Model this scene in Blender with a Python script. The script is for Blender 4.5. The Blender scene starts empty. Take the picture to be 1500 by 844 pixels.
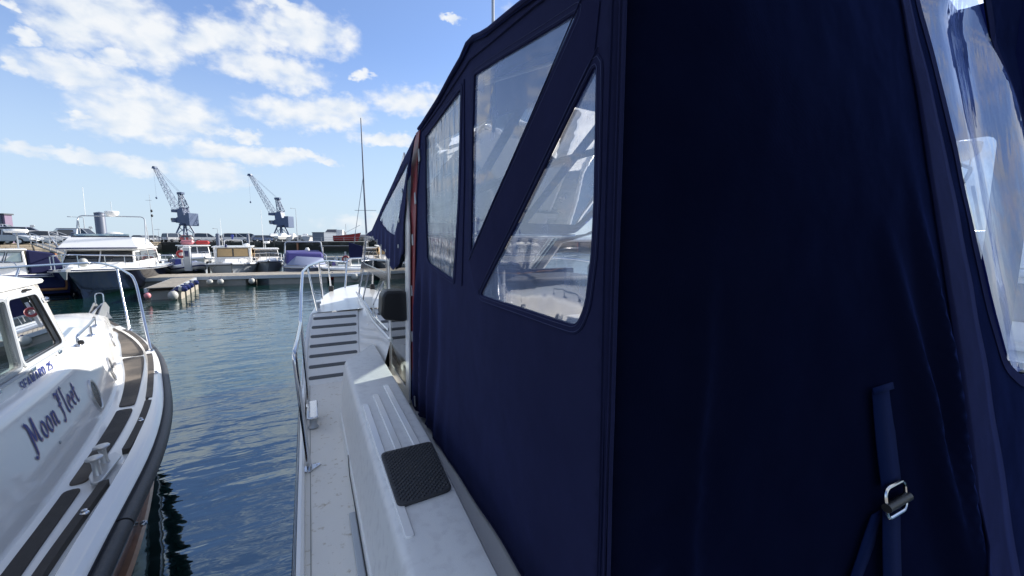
import bpy, bmesh, math, random
from mathutils import Vector, Matrix, noise
from mathutils.geometry import delaunay_2d_cdt
R = math.radians
random.seed(4)
scene = bpy.context.scene
COL = scene.collection
EYE = 2.45                       # eye height above the water

# ------------------------------------------------------------------ camera, sky, sun, exposure
YAW, PITCH, FPX = R(26.2), R(6.7), 600.0
cam = bpy.data.cameras.new('camera'); cam.sensor_width = 36; cam.lens = 36 * FPX / 1500
cam.clip_start = 0.02; cam.clip_end = 9000
co = bpy.data.objects.new('camera', cam); COL.objects.link(co)
co.location = (0, 0, EYE); co.rotation_euler = (R(90) - PITCH, 0, -YAW)
scene.camera = co

SUN_AZ, SUN_EL = 75, 26          # azimuth clockwise from the boats' heading (+Y)
w = bpy.data.worlds.new('World'); scene.world = w; w.use_nodes = True
nt = w.node_tree; N = nt.nodes; L = nt.links
for n in list(N): N.remove(n)

def mth(op, a, b=None, c=None, clamp=False):
    n = N.new('ShaderNodeMath'); n.operation = op; n.use_clamp = clamp
    for i, x in enumerate((a, b, c)):
        if x is None: continue
        if isinstance(x, (int, float)): n.inputs[i].default_value = x
        else: L.new(x, n.inputs[i])
    return n.outputs[0]

sky = N.new('ShaderNodeTexSky'); sky.sky_type = 'NISHITA'; sky.sun_disc = False
sky.sun_elevation = R(SUN_EL); sky.sun_rotation = R(SUN_AZ)
sky.air_density = 1.0; sky.dust_density = 0.4; sky.ozone_density = 1.0; sky.altitude = 0
tc = N.new('ShaderNodeTexCoord')
sep = N.new('ShaderNodeSeparateXYZ'); L.new(tc.outputs['Generated'], sep.inputs[0])
DEG = 57.29578
az = mth('MULTIPLY', mth('ARCTAN2', sep.outputs[0], sep.outputs[1]), DEG)
el = mth('MULTIPLY', mth('ARCSINE', sep.outputs[2]), DEG)
comb = N.new('ShaderNodeCombineXYZ'); L.new(az, comb.inputs[0]); L.new(mth('MULTIPLY', el, 1.5), comb.inputs[1])
def nz(scale, detail, rough, vec, dist=0.0):
    n = N.new('ShaderNodeTexNoise'); n.inputs['Scale'].default_value = scale
    n.inputs['Detail'].default_value = detail; n.inputs['Roughness'].default_value = rough
    n.inputs['Distortion'].default_value = dist
    L.new(vec, n.inputs['Vector']); return n.outputs['Fac']
n1 = nz(0.42, 9, 0.53, comb.outputs[0], 0.0)
# the cumulus clouds over the harbour: (azimuth, elevation, half width, half height) in degrees
CL = [(-16.8,20.6,5.4,2.4),(-13.7,19.5,3.3,2.3),(-19.2,18.8,2.3,1.6),(-21.5,17.2,0.9,0.6),(-22.6,19.2,0.7,0.4),(-9.6,20.2,2.7,1.1),(-6.5,21.2,4.0,1.6),(0.4,23.2,5.7,2.1),(-3.1,19.0,5.4,1.5),(-0.7,18.4,3.3,1.5),(-18.5,15.0,3.9,1.4),(-22.4,14.7,0.8,0.6),(-16.4,17.0,1.5,0.9),(-13.8,12.8,5.5,2.3),(-15.7,11.5,3.8,1.5),(-19.3,11.3,0.8,0.4),(-10.2,11.8,2.5,0.6),(0.6,14.7,6.2,1.5),(4.4,15.7,3.6,1.4),(13.6,17.4,5.1,1.5),(-5.8,11.7,1.5,0.6),(-22.9,8.0,1.6,0.6),(-17.5,7.9,4.7,0.6),(-15.5,7.6,2.7,0.9),(-8.3,9.7,2.9,0.9),(-4.0,9.7,4.0,0.9),(-0.4,10.2,3.4,0.5),(-9.1,7.0,3.4,1.2),(-9.9,7.9,3.2,0.7),(7.0,19.7,1.1,0.45),(18.5,26.5,1.4,0.4),(-1.9,25.4,2.1,0.5),(10.2,12.7,4.8,0.7),(2.6,9.6,1.6,0.4),(8.1,2.2,6.2,1.0)]
def vnoise(scale, det):
    n = N.new('ShaderNodeTexNoise'); n.inputs['Scale'].default_value = scale; n.inputs['Detail'].default_value = det
    L.new(comb.outputs[0], n.inputs['Vector']); s_ = N.new('ShaderNodeSeparateColor'); L.new(n.outputs['Color'], s_.inputs[0]); return s_
wa, wb = vnoise(0.30, 4), vnoise(1.1, 5)
azw = mth('ADD', az, mth('ADD', mth('MULTIPLY', mth('SUBTRACT', wa.outputs[0], .5), 3.2), mth('MULTIPLY', mth('SUBTRACT', wb.outputs[0], .5), 1.9)))
elw = mth('ADD', el, mth('ADD', mth('MULTIPLY', mth('SUBTRACT', wa.outputs[1], .5), 1.4), mth('MULTIPLY', mth('SUBTRACT', wb.outputs[1], .5), 1.5)))
acc = None
for a, e, ra, re in CL:
    dx = mth('MULTIPLY', mth('SUBTRACT', azw, a), 1 / (ra * 1.26))
    dy = mth('MULTIPLY', mth('SUBTRACT', elw, e), 1 / (re * 1.32))
    d = mth('SUBTRACT', 1.0, mth('ADD', mth('MULTIPLY', dx, dx), mth('MULTIPLY', dy, dy)))
    acc = d if acc is None else mth('MAXIMUM', acc, d)
acc = mth('MAXIMUM', acc, -1.5)
# the rest of the sky: scattered cumulus on a flat layer, as the reflections show
up = mth('MAXIMUM', sep.outputs[2], 0.05)
c2 = N.new('ShaderNodeCombineXYZ')
L.new(mth('DIVIDE', sep.outputs[0], mth('ADD', up, 0.12)), c2.inputs[0]); L.new(mth('DIVIDE', sep.outputs[1], mth('ADD', up, 0.12)), c2.inputs[1])
n2 = nz(1.15, 8, 0.55, c2.outputs[0], 0.1)
gen = mth('MULTIPLY', mth('SUBTRACT', n2, 0.475), 5.5)
vis_a = mth('SUBTRACT', 1.0, mth('MULTIPLY', mth('ABSOLUTE', mth('ADD', az, 3)), 1 / 27.0))
vis_e = mth('SUBTRACT', 1.0, mth('MULTIPLY', mth('ABSOLUTE', el), 1 / 29.0))
vis = mth('MULTIPLY', mth('MINIMUM', vis_a, vis_e), 8.0, clamp=True)
gen = mth('SUBTRACT', gen, mth('MULTIPLY', vis, 3.0))
base = mth('MAXIMUM', acc, gen)
dens = mth('ADD', base, mth('MULTIPLY', mth('SUBTRACT', n1, 0.44), 2.2))
ss = N.new('ShaderNodeMapRange'); ss.interpolation_type = 'SMOOTHSTEP'
L.new(dens, ss.inputs['Value']); ss.inputs['From Min'].default_value = -0.05; ss.inputs['From Max'].default_value = 1.15
horizon = N.new('ShaderNodeMapRange'); L.new(el, horizon.inputs['Value'])
horizon.inputs['From Min'].default_value = 0.0; horizon.inputs['From Max'].default_value = 10.0
horizon.inputs['To Min'].default_value = 0.55; horizon.inputs['To Max'].default_value = 0.95
cover = mth('MULTIPLY', ss.outputs[0], horizon.outputs[0])
n3 = nz(0.42, 5, 0.5, comb.outputs[0], 0.3)
cr = N.new('ShaderNodeValToRGB'); cr.color_ramp.elements[0].position = 0.3; cr.color_ramp.elements[1].position = 0.62
cr.color_ramp.elements[0].color = (3.0, 3.35, 3.8, 1); cr.color_ramp.elements[1].color = (3.85, 3.95, 4.05, 1)
L.new(n3, cr.inputs[0])
# colour of the clear air: Nishita, pulled a little towards a cleaner blue
tint = N.new('ShaderNodeMix'); tint.data_type = 'RGBA'; tint.blend_type = 'MULTIPLY'; tint.inputs[0].default_value = 1.0
L.new(sky.outputs[0], tint.inputs[6]); tint.inputs[7].default_value = (0.56, 0.66, 0.90, 1)
mix = N.new('ShaderNodeMix'); mix.data_type = 'RGBA'
hz_ = N.new('ShaderNodeMapRange'); hz_.interpolation_type = 'SMOOTHSTEP'; L.new(mth('ABSOLUTE', el), hz_.inputs['Value'])
hz_.inputs['From Min'].default_value = 0.0; hz_.inputs['From Max'].default_value = 24.0
hz_.inputs['To Min'].default_value = 0.88; hz_.inputs['To Max'].default_value = 0.12
air = N.new('ShaderNodeMix'); air.data_type = 'RGBA'; L.new(hz_.outputs[0], air.inputs[0])
L.new(tint.outputs[2], air.inputs[6]); air.inputs[7].default_value = (2.55, 3.15, 3.75, 1)
L.new(cover, mix.inputs[0]); L.new(air.outputs[2], mix.inputs[6]); L.new(cr.outputs[0], mix.inputs[7])
bg = N.new('ShaderNodeBackground'); bg.inputs[1].default_value = 0.1
L.new(mix.outputs[2], bg.inputs[0])
wo = N.new('ShaderNodeOutputWorld'); L.new(bg.outputs[0], wo.inputs[0])

sl = bpy.data.lights.new('sun', 'SUN'); sl.energy = 3.6; sl.angle = R(0.55); sl.color = (1.0, 0.95, 0.88)
so = bpy.data.objects.new('sun', sl); COL.objects.link(so)
sd = Vector((math.sin(R(SUN_AZ)) * math.cos(R(SUN_EL)), math.cos(R(SUN_AZ)) * math.cos(R(SUN_EL)), math.sin(R(SUN_EL))))
so.rotation_euler = sd.to_track_quat('Z', 'Y').to_euler(); so.location = (30, 10, 30)
vs = scene.view_settings
vs.view_transform = 'Standard'; vs.look = 'None'; vs.exposure = 1.28; vs.gamma = 1.0; vs.use_curve_mapping = False
scene.cycles.max_bounces = 10; scene.cycles.transparent_max_bounces = 24
scene.cycles.glossy_bounces = 5; scene.cycles.caustics_reflective = False; scene.cycles.caustics_refractive = False

# ------------------------------------------------------------------ materials
def mat(name, color, rough=0.5, metal=0.0, spec=0.5, var=0.0, vscale=8.0, bump=0.0, bscale=60.0, dirt=None, dscale=3.0, dpos=0.6, coat=0.0, alpha=1.0):
    m = bpy.data.materials.new(name); m.use_nodes = True
    t = m.node_tree; p = t.nodes['Principled BSDF']
    p.inputs['Base Color'].default_value = (*color, 1); p.inputs['Roughness'].default_value = rough
    p.inputs['Metallic'].default_value = metal; p.inputs['Specular IOR Level'].default_value = spec
    p.inputs['Coat Weight'].default_value = coat; p.inputs['Coat Roughness'].default_value = 0.08
    g = t.nodes.new('ShaderNodeTexCoord'); out = None
    def tn(sc, de=4):
        n = t.nodes.new('ShaderNodeTexNoise'); n.inputs['Scale'].default_value = sc; n.inputs['Detail'].default_value = de
        t.links.new(g.outputs['Object'], n.inputs['Vector']); return n.outputs['Fac']
    if var:
        mx = t.nodes.new('ShaderNodeMix'); mx.data_type = 'RGBA'
        mx.inputs[6].default_value = (*[c * (1 - var) for c in color], 1); mx.inputs[7].default_value = (*[min(1, c * (1 + var)) for c in color], 1)
        t.links.new(tn(vscale), mx.inputs[0]); out = mx.outputs[2]
    if dirt:
        mr = t.nodes.new('ShaderNodeMapRange'); mr.inputs['From Min'].default_value = dpos; mr.inputs['From Max'].default_value = dpos + 0.16
        t.links.new(tn(dscale, 9), mr.inputs['Value'])
        mx = t.nodes.new('ShaderNodeMix'); mx.data_type = 'RGBA'; mx.inputs[7].default_value = (*dirt, 1)
        if out: t.links.new(out, mx.inputs[6])
        else: mx.inputs[6].default_value = (*color, 1)
        t.links.new(mr.outputs[0], mx.inputs[0]); out = mx.outputs[2]
    if out: t.links.new(out, p.inputs['Base Color'])
    if bump:
        b = t.nodes.new('ShaderNodeBump'); b.inputs['Strength'].default_value = bump; b.inputs['Distance'].default_value = 0.01
        t.links.new(tn(bscale), b.inputs['Height']); t.links.new(b.outputs[0], p.inputs['Normal'])
    return m

M = {}
M['gelcoat'] = mat('gelcoat', (0.82, 0.80, 0.76), 0.22, coat=0.3, var=0.05, vscale=2.5, dirt=(0.75, 0.72, 0.66), dscale=14, dpos=0.58)
M['gelcoat_clean'] = mat('gelcoat_clean', (0.86, 0.845, 0.81), 0.16, coat=0.4, var=0.03, vscale=1.5)
M['gelcoat_cream'] = mat('gelcoat_cream', (0.72, 0.71, 0.66), 0.3, var=0.05)
M['gelcoat_grey'] = mat('gelcoat_grey', (0.42, 0.45, 0.48), 0.3, var=0.05)
M['deck'] = mat('deck_nonslip', (0.82, 0.785, 0.72), 0.6, var=0.05, vscale=3, bump=0.3, bscale=400, dirt=(0.50, 0.42, 0.30), dscale=30, dpos=0.60)
M['mould'] = mat('weathered_moulding', (0.82, 0.81, 0.78), 0.42, var=0.05, vscale=3, bump=0.2, bscale=300, dirt=(0.74, 0.725, 0.70), dscale=22, dpos=0.5)
M['navy_paint'] = mat('navy_paint', (0.004, 0.005, 0.014), 0.12, coat=0.6)
M['royal_paint'] = mat('royal_paint', (0.012, 0.018, 0.10), 0.2, coat=0.4)
M['steel'] = mat('stainless_steel', (0.62, 0.63, 0.65), 0.13, metal=1.0)
M['galv'] = mat('galvanised_steel', (0.40, 0.42, 0.44), 0.5, metal=0.6, var=0.15, vscale=6)
M['rubber'] = mat('black_rubber', (0.035, 0.036, 0.04), 0.5, var=0.25, vscale=9, bump=0.2)
M['grip'] = mat('dark_grip', (0.12, 0.125, 0.13), 0.75, var=0.2, vscale=40, bump=0.5, bscale=500)
M['black'] = mat('black_plastic', (0.012, 0.012, 0.013), 0.4)
M['wood'] = mat('varnished_wood', (0.36, 0.15, 0.07), 0.35, var=0.35, vscale=14, coat=0.3)
M['red'] = mat('red_trim', (0.20, 0.022, 0.03), 0.45, var=0.1)
M['red_buoy'] = mat('red_plastic', (0.36, 0.025, 0.025), 0.4)
M['pink'] = mat('faded_pink_plastic', (0.55, 0.20, 0.22), 0.45)
M['orange_wood'] = mat('orange_teak', (0.42, 0.19, 0.07), 0.4, var=0.2)
M['blue_mark'] = mat('blue_lettering', (0.015, 0.03, 0.22), 0.4)
M['pink_mark'] = mat('dusty_pink_lettering', (0.42, 0.25, 0.26), 0.5)
M['int_dark'] = mat('dark_interior', (0.03, 0.03, 0.035), 0.7)
M['int_grey'] = mat('grey_upholstery', (0.16, 0.17, 0.19), 0.8, var=0.2)
M['purple'] = mat('purple_blue_canvas', (0.05, 0.045, 0.19), 0.8, var=0.12)
M['cover_grey'] = mat('blue_grey_cover', (0.20, 0.23, 0.33), 0.7, var=0.1)
M['curtain'] = mat('tan_curtain', (0.50, 0.34, 0.17), 0.8, var=0.12, vscale=10)
M['fender'] = mat('white_fender', (0.38, 0.38, 0.35), 0.45, var=0.15, dirt=(0.25, 0.24, 0.18), dscale=6)
M['concrete'] = mat('concrete', (0.30, 0.29, 0.26), 0.9, var=0.2, vscale=3, bump=0.3)
M['tarmac'] = mat('tarmac', (0.07, 0.07, 0.07), 0.9, var=0.2)
M['tyre'] = mat('tyre', (0.02, 0.02, 0.02), 0.8)
M['planks'] = mat('weathered_planks', (0.30, 0.27, 0.22), 0.85, var=0.3, vscale=4)
M['pile'] = mat('painted_steel_pile', (0.10, 0.12, 0.17), 0.5, var=0.12, vscale=1.5)
M['crane'] = mat('crane_blue_grey_paint', (0.07, 0.11, 0.20), 0.5, var=0.12, vscale=0.5)
M['crane_light'] = mat('crane_pale_steel', (0.20, 0.25, 0.34), 0.5)
M['render_wall'] = mat('pale_render', (0.62, 0.60, 0.56), 0.9, var=0.06)
M['shed'] = mat('grey_blue_cladding', (0.17, 0.20, 0.24), 0.7, var=0.08)
M['slate'] = mat('slate_roof', (0.07, 0.075, 0.09), 0.7)
M['mauve'] = mat('mauve_cladding', (0.24, 0.18, 0.26), 0.8, var=0.1)
M['lamp_red'] = mat('rear_lamp_red', (0.35, 0.01, 0.01), 0.2)
M['lamp_clear'] = mat('clear_lamp', (0.7, 0.7, 0.68), 0.1)
M['pad'] = mat('brown_black_nonslip', (0.062, 0.054, 0.048), 0.8, var=0.25, vscale=30, bump=0.6, bscale=420, dirt=(0.15, 0.125, 0.10), dscale=2, dpos=.5)
M['steel_dull'] = mat('dull_cast_metal', (0.55, 0.55, 0.54), 0.38, metal=0.8, var=0.12)
M['port_glass'] = mat('porthole_glass', (0.03, 0.033, 0.04), 0.25, spec=0.25)
M['rope'] = mat('grey_rope', (0.10, 0.10, 0.11), 0.9)

def canvas_mat(name, c, trans=0.10, sheen=0.35, spec=0.08, tint=(0.20, 0.28, 0.85, 1)):
    m = bpy.data.materials.new(name); m.use_nodes = True; t = m.node_tree; p = t.nodes['Principled BSDF']
    p.inputs['Roughness'].default_value = 0.85; p.inputs['Specular IOR Level'].default_value = spec
    p.inputs['Sheen Weight'].default_value = sheen; p.inputs['Sheen Roughness'].default_value = 0.3; p.inputs['Sheen Tint'].default_value = tint
    g = t.nodes.new('ShaderNodeTexCoord')
    n = t.nodes.new('ShaderNodeTexNoise'); n.inputs['Scale'].default_value = 5; n.inputs['Detail'].default_value = 8
    n.inputs['Roughness'].default_value = 0.7
    t.links.new(g.outputs['Object'], n.inputs['Vector'])
    mx = t.nodes.new('ShaderNodeMix'); mx.data_type = 'RGBA'
    mx.inputs[6].default_value = (*[x * 0.78 for x in c], 1); mx.inputs[7].default_value = (*[x * 1.25 for x in c], 1)
    t.links.new(n.outputs[0], mx.inputs[0])
    sp_n = t.nodes.new('ShaderNodeTexNoise'); sp_n.inputs['Scale'].default_value = 55; sp_n.inputs['Detail'].default_value = 6; sp_n.inputs['Roughness'].default_value = 0.8
    t.links.new(g.outputs['Object'], sp_n.inputs['Vector'])
    sr = t.nodes.new('ShaderNodeMapRange'); sr.inputs['From Min'].default_value = 0.64; sr.inputs['From Max'].default_value = 0.78; sr.inputs['To Max'].default_value = 0.30
    t.links.new(sp_n.outputs[0], sr.inputs['Value'])
    st = t.nodes.new('ShaderNodeTexNoise'); st.inputs['Scale'].default_value = 1.6; st.inputs['Detail'].default_value = 7
    smp = t.nodes.new('ShaderNodeMapping'); smp.inputs['Scale'].default_value = (1.3, 1.3, 0.9); t.links.new(g.outputs['Object'], smp.inputs[0]); t.links.new(smp.outputs[0], st.inputs['Vector'])
    s2r = t.nodes.new('ShaderNodeMapRange'); s2r.inputs['From Min'].default_value = 0.48; s2r.inputs['From Max'].default_value = 0.75; s2r.inputs['To Max'].default_value = 0.10
    t.links.new(st.outputs[0], s2r.inputs['Value'])
    sa = t.nodes.new('ShaderNodeMath'); sa.operation = 'ADD'; t.links.new(sr.outputs[0], sa.inputs[0]); t.links.new(s2r.outputs[0], sa.inputs[1])
    mq = t.nodes.new('ShaderNodeMix'); mq.data_type = 'RGBA'; t.links.new(sa.outputs[0], mq.inputs[0]); t.links.new(mx.outputs[2], mq.inputs[6])
    mq.inputs[7].default_value = (*[x * 1.6 + .012 for x in c], 1); t.links.new(mq.outputs[2], p.inputs['Base Color'])
    # woven thread relief: two crossed wave textures and a broad slack relief
    hs = []
    for d in ('Y', 'Z'):
        wv = t.nodes.new('ShaderNodeTexWave'); wv.wave_type = 'BANDS'; wv.bands_direction = d
        wv.inputs['Scale'].default_value = 260; wv.inputs['Distortion'].default_value = 0.6
        t.links.new(g.outputs['Object'], wv.inputs['Vector']); hs.append(wv.outputs[1])
    ad = t.nodes.new('ShaderNodeMath'); ad.operation = 'ADD'; t.links.new(hs[0], ad.inputs[0]); t.links.new(hs[1], ad.inputs[1])
    n2 = t.nodes.new('ShaderNodeTexNoise'); n2.inputs['Scale'].default_value = 900
    t.links.new(g.outputs['Object'], n2.inputs['Vector'])
    ad2 = t.nodes.new('ShaderNodeMath'); ad2.operation = 'ADD'; t.links.new(ad.outputs[0], ad2.inputs[0]); t.links.new(n2.outputs[0], ad2.inputs[1])
    b = t.nodes.new('ShaderNodeBump'); b.inputs['Strength'].default_value = 0.25; b.inputs['Distance'].default_value = 0.0006
    t.links.new(ad2.outputs[0], b.inputs['Height'])
    n3 = t.nodes.new('ShaderNodeTexNoise'); n3.inputs['Scale'].default_value = 2.2; n3.inputs['Detail'].default_value = 3
    t.links.new(g.outputs['Object'], n3.inputs['Vector'])
    b2 = t.nodes.new('ShaderNodeBump'); b2.inputs['Strength'].default_value = 0.6; b2.inputs['Distance'].default_value = 0.03
    n4 = t.nodes.new('ShaderNodeTexNoise'); n4.inputs['Scale'].default_value = 9; n4.inputs['Detail'].default_value = 3
    t.links.new(smp.outputs[0], n4.inputs['Vector'])
    n5 = t.nodes.new('ShaderNodeMath'); n5.operation = 'MULTIPLY_ADD'; n5.inputs[1].default_value = 0.06
    t.links.new(n4.outputs[0], n5.inputs[0]); t.links.new(n3.outputs[0], n5.inputs[2])
    t.links.new(n5.outputs[0], b2.inputs['Height']); t.links.new(b.outputs[0], b2.inputs['Normal'])
    t.links.new(b2.outputs[0], p.inputs['Normal'])
    tr = t.nodes.new('ShaderNodeBsdfTranslucent'); tr.inputs[0].default_value = (0.06, 0.12, 0.55, 1)
    ms = t.nodes.new('ShaderNodeMixShader'); ms.inputs[0].default_value = trans
    t.links.new(p.outputs[0], ms.inputs[1]); t.links.new(tr.outputs[0], ms.inputs[2])
    t.links.new(ms.outputs[0], t.nodes['Material Output'].inputs[0])
    return m
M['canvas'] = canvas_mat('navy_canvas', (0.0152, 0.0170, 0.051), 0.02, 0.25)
M['canvas_aft'] = canvas_mat('shade_toned_navy_canvas', (0.0034, 0.0048, 0.0165), 0.0, 0.65, 0.0, (0.08, 0.12, 0.42, 1))  # same navy cloth, its base darkened to carry the aft side's shade
M['canvas_roof'] = canvas_mat('navy_roof_canvas', (0.012, 0.018, 0.08), 0.15)
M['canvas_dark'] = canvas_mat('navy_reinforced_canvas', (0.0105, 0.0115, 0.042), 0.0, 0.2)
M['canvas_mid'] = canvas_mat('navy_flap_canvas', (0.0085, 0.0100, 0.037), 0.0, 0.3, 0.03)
M['thread'] = mat('blue_thread', (0.045, 0.055, 0.13), 0.9)
M['webbing'] = canvas_mat('blue_webbing', (0.003, 0.009, 0.045), 0.0, 0.1)

def glassy(name, tint, fac_clear, rough=0.03, haze=0.0, ior=1.5, wob=0.0, wscale=(1, 1, 1), hcol=(0.6, 0.7, 0.85)):
    """thin sheet: clear + mirror by Fresnel + a milky share"""
    m = bpy.data.materials.new(name); m.use_nodes = True; t = m.node_tree
    t.nodes.remove(t.nodes['Principled BSDF'])
    tr = t.nodes.new('ShaderNodeBsdfTransparent'); tr.inputs[0].default_value = (*tint, 1)
    gl = t.nodes.new('ShaderNodeBsdfGlossy'); gl.inputs['Roughness'].default_value = rough; gl.inputs[0].default_value = (1, 1, 1, 1)
    di = t.nodes.new('ShaderNodeBsdfDiffuse'); di.inputs[0].default_value = (*hcol, 1)
    fr = t.nodes.new('ShaderNodeFresnel'); fr.inputs[0].default_value = ior
    g = t.nodes.new('ShaderNodeTexCoord')
    if wob:
        mp = t.nodes.new('ShaderNodeMapping'); mp.inputs['Scale'].default_value = wscale
        t.links.new(g.outputs['Object'], mp.inputs[0])
        n = t.nodes.new('ShaderNodeTexNoise'); n.inputs['Scale'].default_value = 3; n.inputs['Detail'].default_value = 2
        t.links.new(mp.outputs[0], n.inputs['Vector'])
        b = t.nodes.new('ShaderNodeBump'); b.inputs['Strength'].default_value = 1.0; b.inputs['Distance'].default_value = wob
        t.links.new(n.outputs[0], b.inputs['Height']); t.links.new(b.outputs[0], gl.inputs['Normal']); t.links.new(b.outputs[0], fr.inputs['Normal'])
    mf = t.nodes.new('ShaderNodeMapRange'); mf.inputs['From Min'].default_value = 0; mf.inputs['From Max'].default_value = 1
    mf.inputs['To Min'].default_value = 1 - fac_clear; mf.inputs['To Max'].default_value = 1.0
    t.links.new(fr.outputs[0], mf.inputs['Value'])
    m1 = t.nodes.new('ShaderNodeMixShader'); t.links.new(mf.outputs[0], m1.inputs[0]); t.links.new(tr.outputs[0], m1.inputs[1]); t.links.new(gl.outputs[0], m1.inputs[2])
    m2 = t.nodes.new('ShaderNodeMixShader'); t.links.new(m1.outputs[0], m2.inputs[1]); t.links.new(di.outputs[0], m2.inputs[2])
    if haze:
        n = t.nodes.new('ShaderNodeTexNoise'); n.inputs['Scale'].default_value = 9; n.inputs['Detail'].default_value = 8
        t.links.new(g.outputs['Object'], n.inputs['Vector'])
        mm = t.nodes.new('ShaderNodeMath'); mm.operation = 'MULTIPLY'; mm.inputs[1].default_value = haze * 2
        t.links.new(n.outputs[0], mm.inputs[0]); t.links.new(mm.outputs[0], m2.inputs[0])
    else: m2.inputs[0].default_value = 0
    t.links.new(m2.outputs[0], t.nodes['Material Output'].inputs[0])
    return m
M['vinyl'] = glassy('clear_vinyl', (0.86, 0.90, 0.95), 0.86, 0.012, 0.27, ior=1.8, wob=0.0012, wscale=(1, 2, 1), hcol=(0.46, 0.55, 0.80))
M['vinyl_aft'] = glassy('milky_clear_vinyl', (0.80, 0.87, 0.97), 0.88, 0.02, 0.24, ior=1.6, wob=0.004, wscale=(4, 1, 0.8), hcol=(0.26, 0.38, 0.85))
M['vinyl_slack'] = glassy('slack_clear_vinyl', (0.85, 0.90, 0.96), 0.84, 0.02, 0.20, ior=1.9, wob=0.007, wscale=(1, 8, 0.7))
M['glass'] = glassy('window_glass', (0.50, 0.58, 0.58), 0.88, 0.0)
M['glass_clear'] = glassy('clear_window_glass', (0.72, 0.82, 0.80), 0.88, 0.0)
M['glass_dark'] = glassy('dark_tinted_glass', (0.06, 0.08, 0.10), 0.72, 0.0, ior=1.9)
M['car_glass'] = mat('car_glass', (0.02, 0.025, 0.03), 0.06, spec=0.8)

def stone_mat(name, c1, c2, weed, weed_z):
    m = bpy.data.materials.new(name); m.use_nodes = True; t = m.node_tree; p = t.nodes['Principled BSDF']
    p.inputs['Roughness'].default_value = 0.9
    g = t.nodes.new('ShaderNodeTexCoord')
    mp = t.nodes.new('ShaderNodeMapping'); mp.inputs['Scale'].default_value = (1, 1, 1); t.links.new(g.outputs['Object'], mp.inputs[0])
    br = t.nodes.new('ShaderNodeTexBrick'); br.inputs['Scale'].default_value = 1.0
    br.inputs['Brick Width'].default_value = 1.1; br.inputs['Row Height'].default_value = 0.45; br.inputs['Mortar Size'].default_value = 0.035
    br.inputs[1].default_value = (*c1, 1); br.inputs[2].default_value = (*c2, 1); br.inputs[3].default_value = (*[x * 0.35 for x in c1], 1)
    sp = t.nodes.new('ShaderNodeSeparateXYZ'); t.links.new(mp.outputs[0], sp.inputs[0])
    cb = t.nodes.new('ShaderNodeCombineXYZ')
    t.links.new(sp.outputs[0], cb.inputs[0]); t.links.new(sp.outputs[2], cb.inputs[1])
    t.links.new(cb.outputs[0], br.inputs[0])
    n = t.nodes.new('ShaderNodeTexNoise'); n.inputs['Scale'].default_value = 0.9; n.inputs['Detail'].default_value = 9
    t.links.new(g.outputs['Object'], n.inputs['Vector'])
    mx = t.nodes.new('ShaderNodeMix'); mx.data_type = 'RGBA'; mx.blend_type = 'MULTIPLY'; mx.inputs[0].default_value = 0.8
    t.links.new(br.outputs[0], mx.inputs[6]); t.links.new(n.outputs[0], mx.inputs[7])
    sc = t.nodes.new('ShaderNodeMix'); sc.data_type = 'RGBA'; sc.blend_type = 'ADD'; sc.inputs[0].default_value = 0.35
    t.links.new(mx.outputs[2], sc.inputs[6]); t.links.new(br.outputs[0], sc.inputs[7])
    # weed and damp below the tide line
    a = t.nodes.new('ShaderNodeMath'); a.operation = 'MULTIPLY_ADD'; t.links.new(n.outputs[0], a.inputs[0]); a.inputs[1].default_value = 1.6; t.links.new(sp.outputs[2], a.inputs[2])
    mr = t.nodes.new('ShaderNodeMapRange'); t.links.new(a.outputs[0], mr.inputs['Value']); mr.inputs['From Min'].default_value = weed_z; mr.inputs['From Max'].default_value = weed_z + 0.5
    m2 = t.nodes.new('ShaderNodeMix'); m2.data_type = 'RGBA'; m2.inputs[6].default_value = (*weed, 1)
    t.links.new(mr.outputs[0], m2.inputs[0]); t.links.new(sc.outputs[2], m2.inputs[7])
    t.links.new(m2.outputs[2], p.inputs['Base Color'])
    return m
M['stone_lit'] = stone_mat('granite_blocks', (0.30, 0.25, 0.18), (0.23, 0.20, 0.16), (0.05, 0.05, 0.03), 1.1)
M['stone_dark'] = stone_mat('shade_toned_granite_blocks', (0.085, 0.08, 0.07), (0.14, 0.13, 0.11), (0.022, 0.024, 0.018), 2.1)  # same granite darkened: the wall's shade put into the colour, plus higher weed

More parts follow.
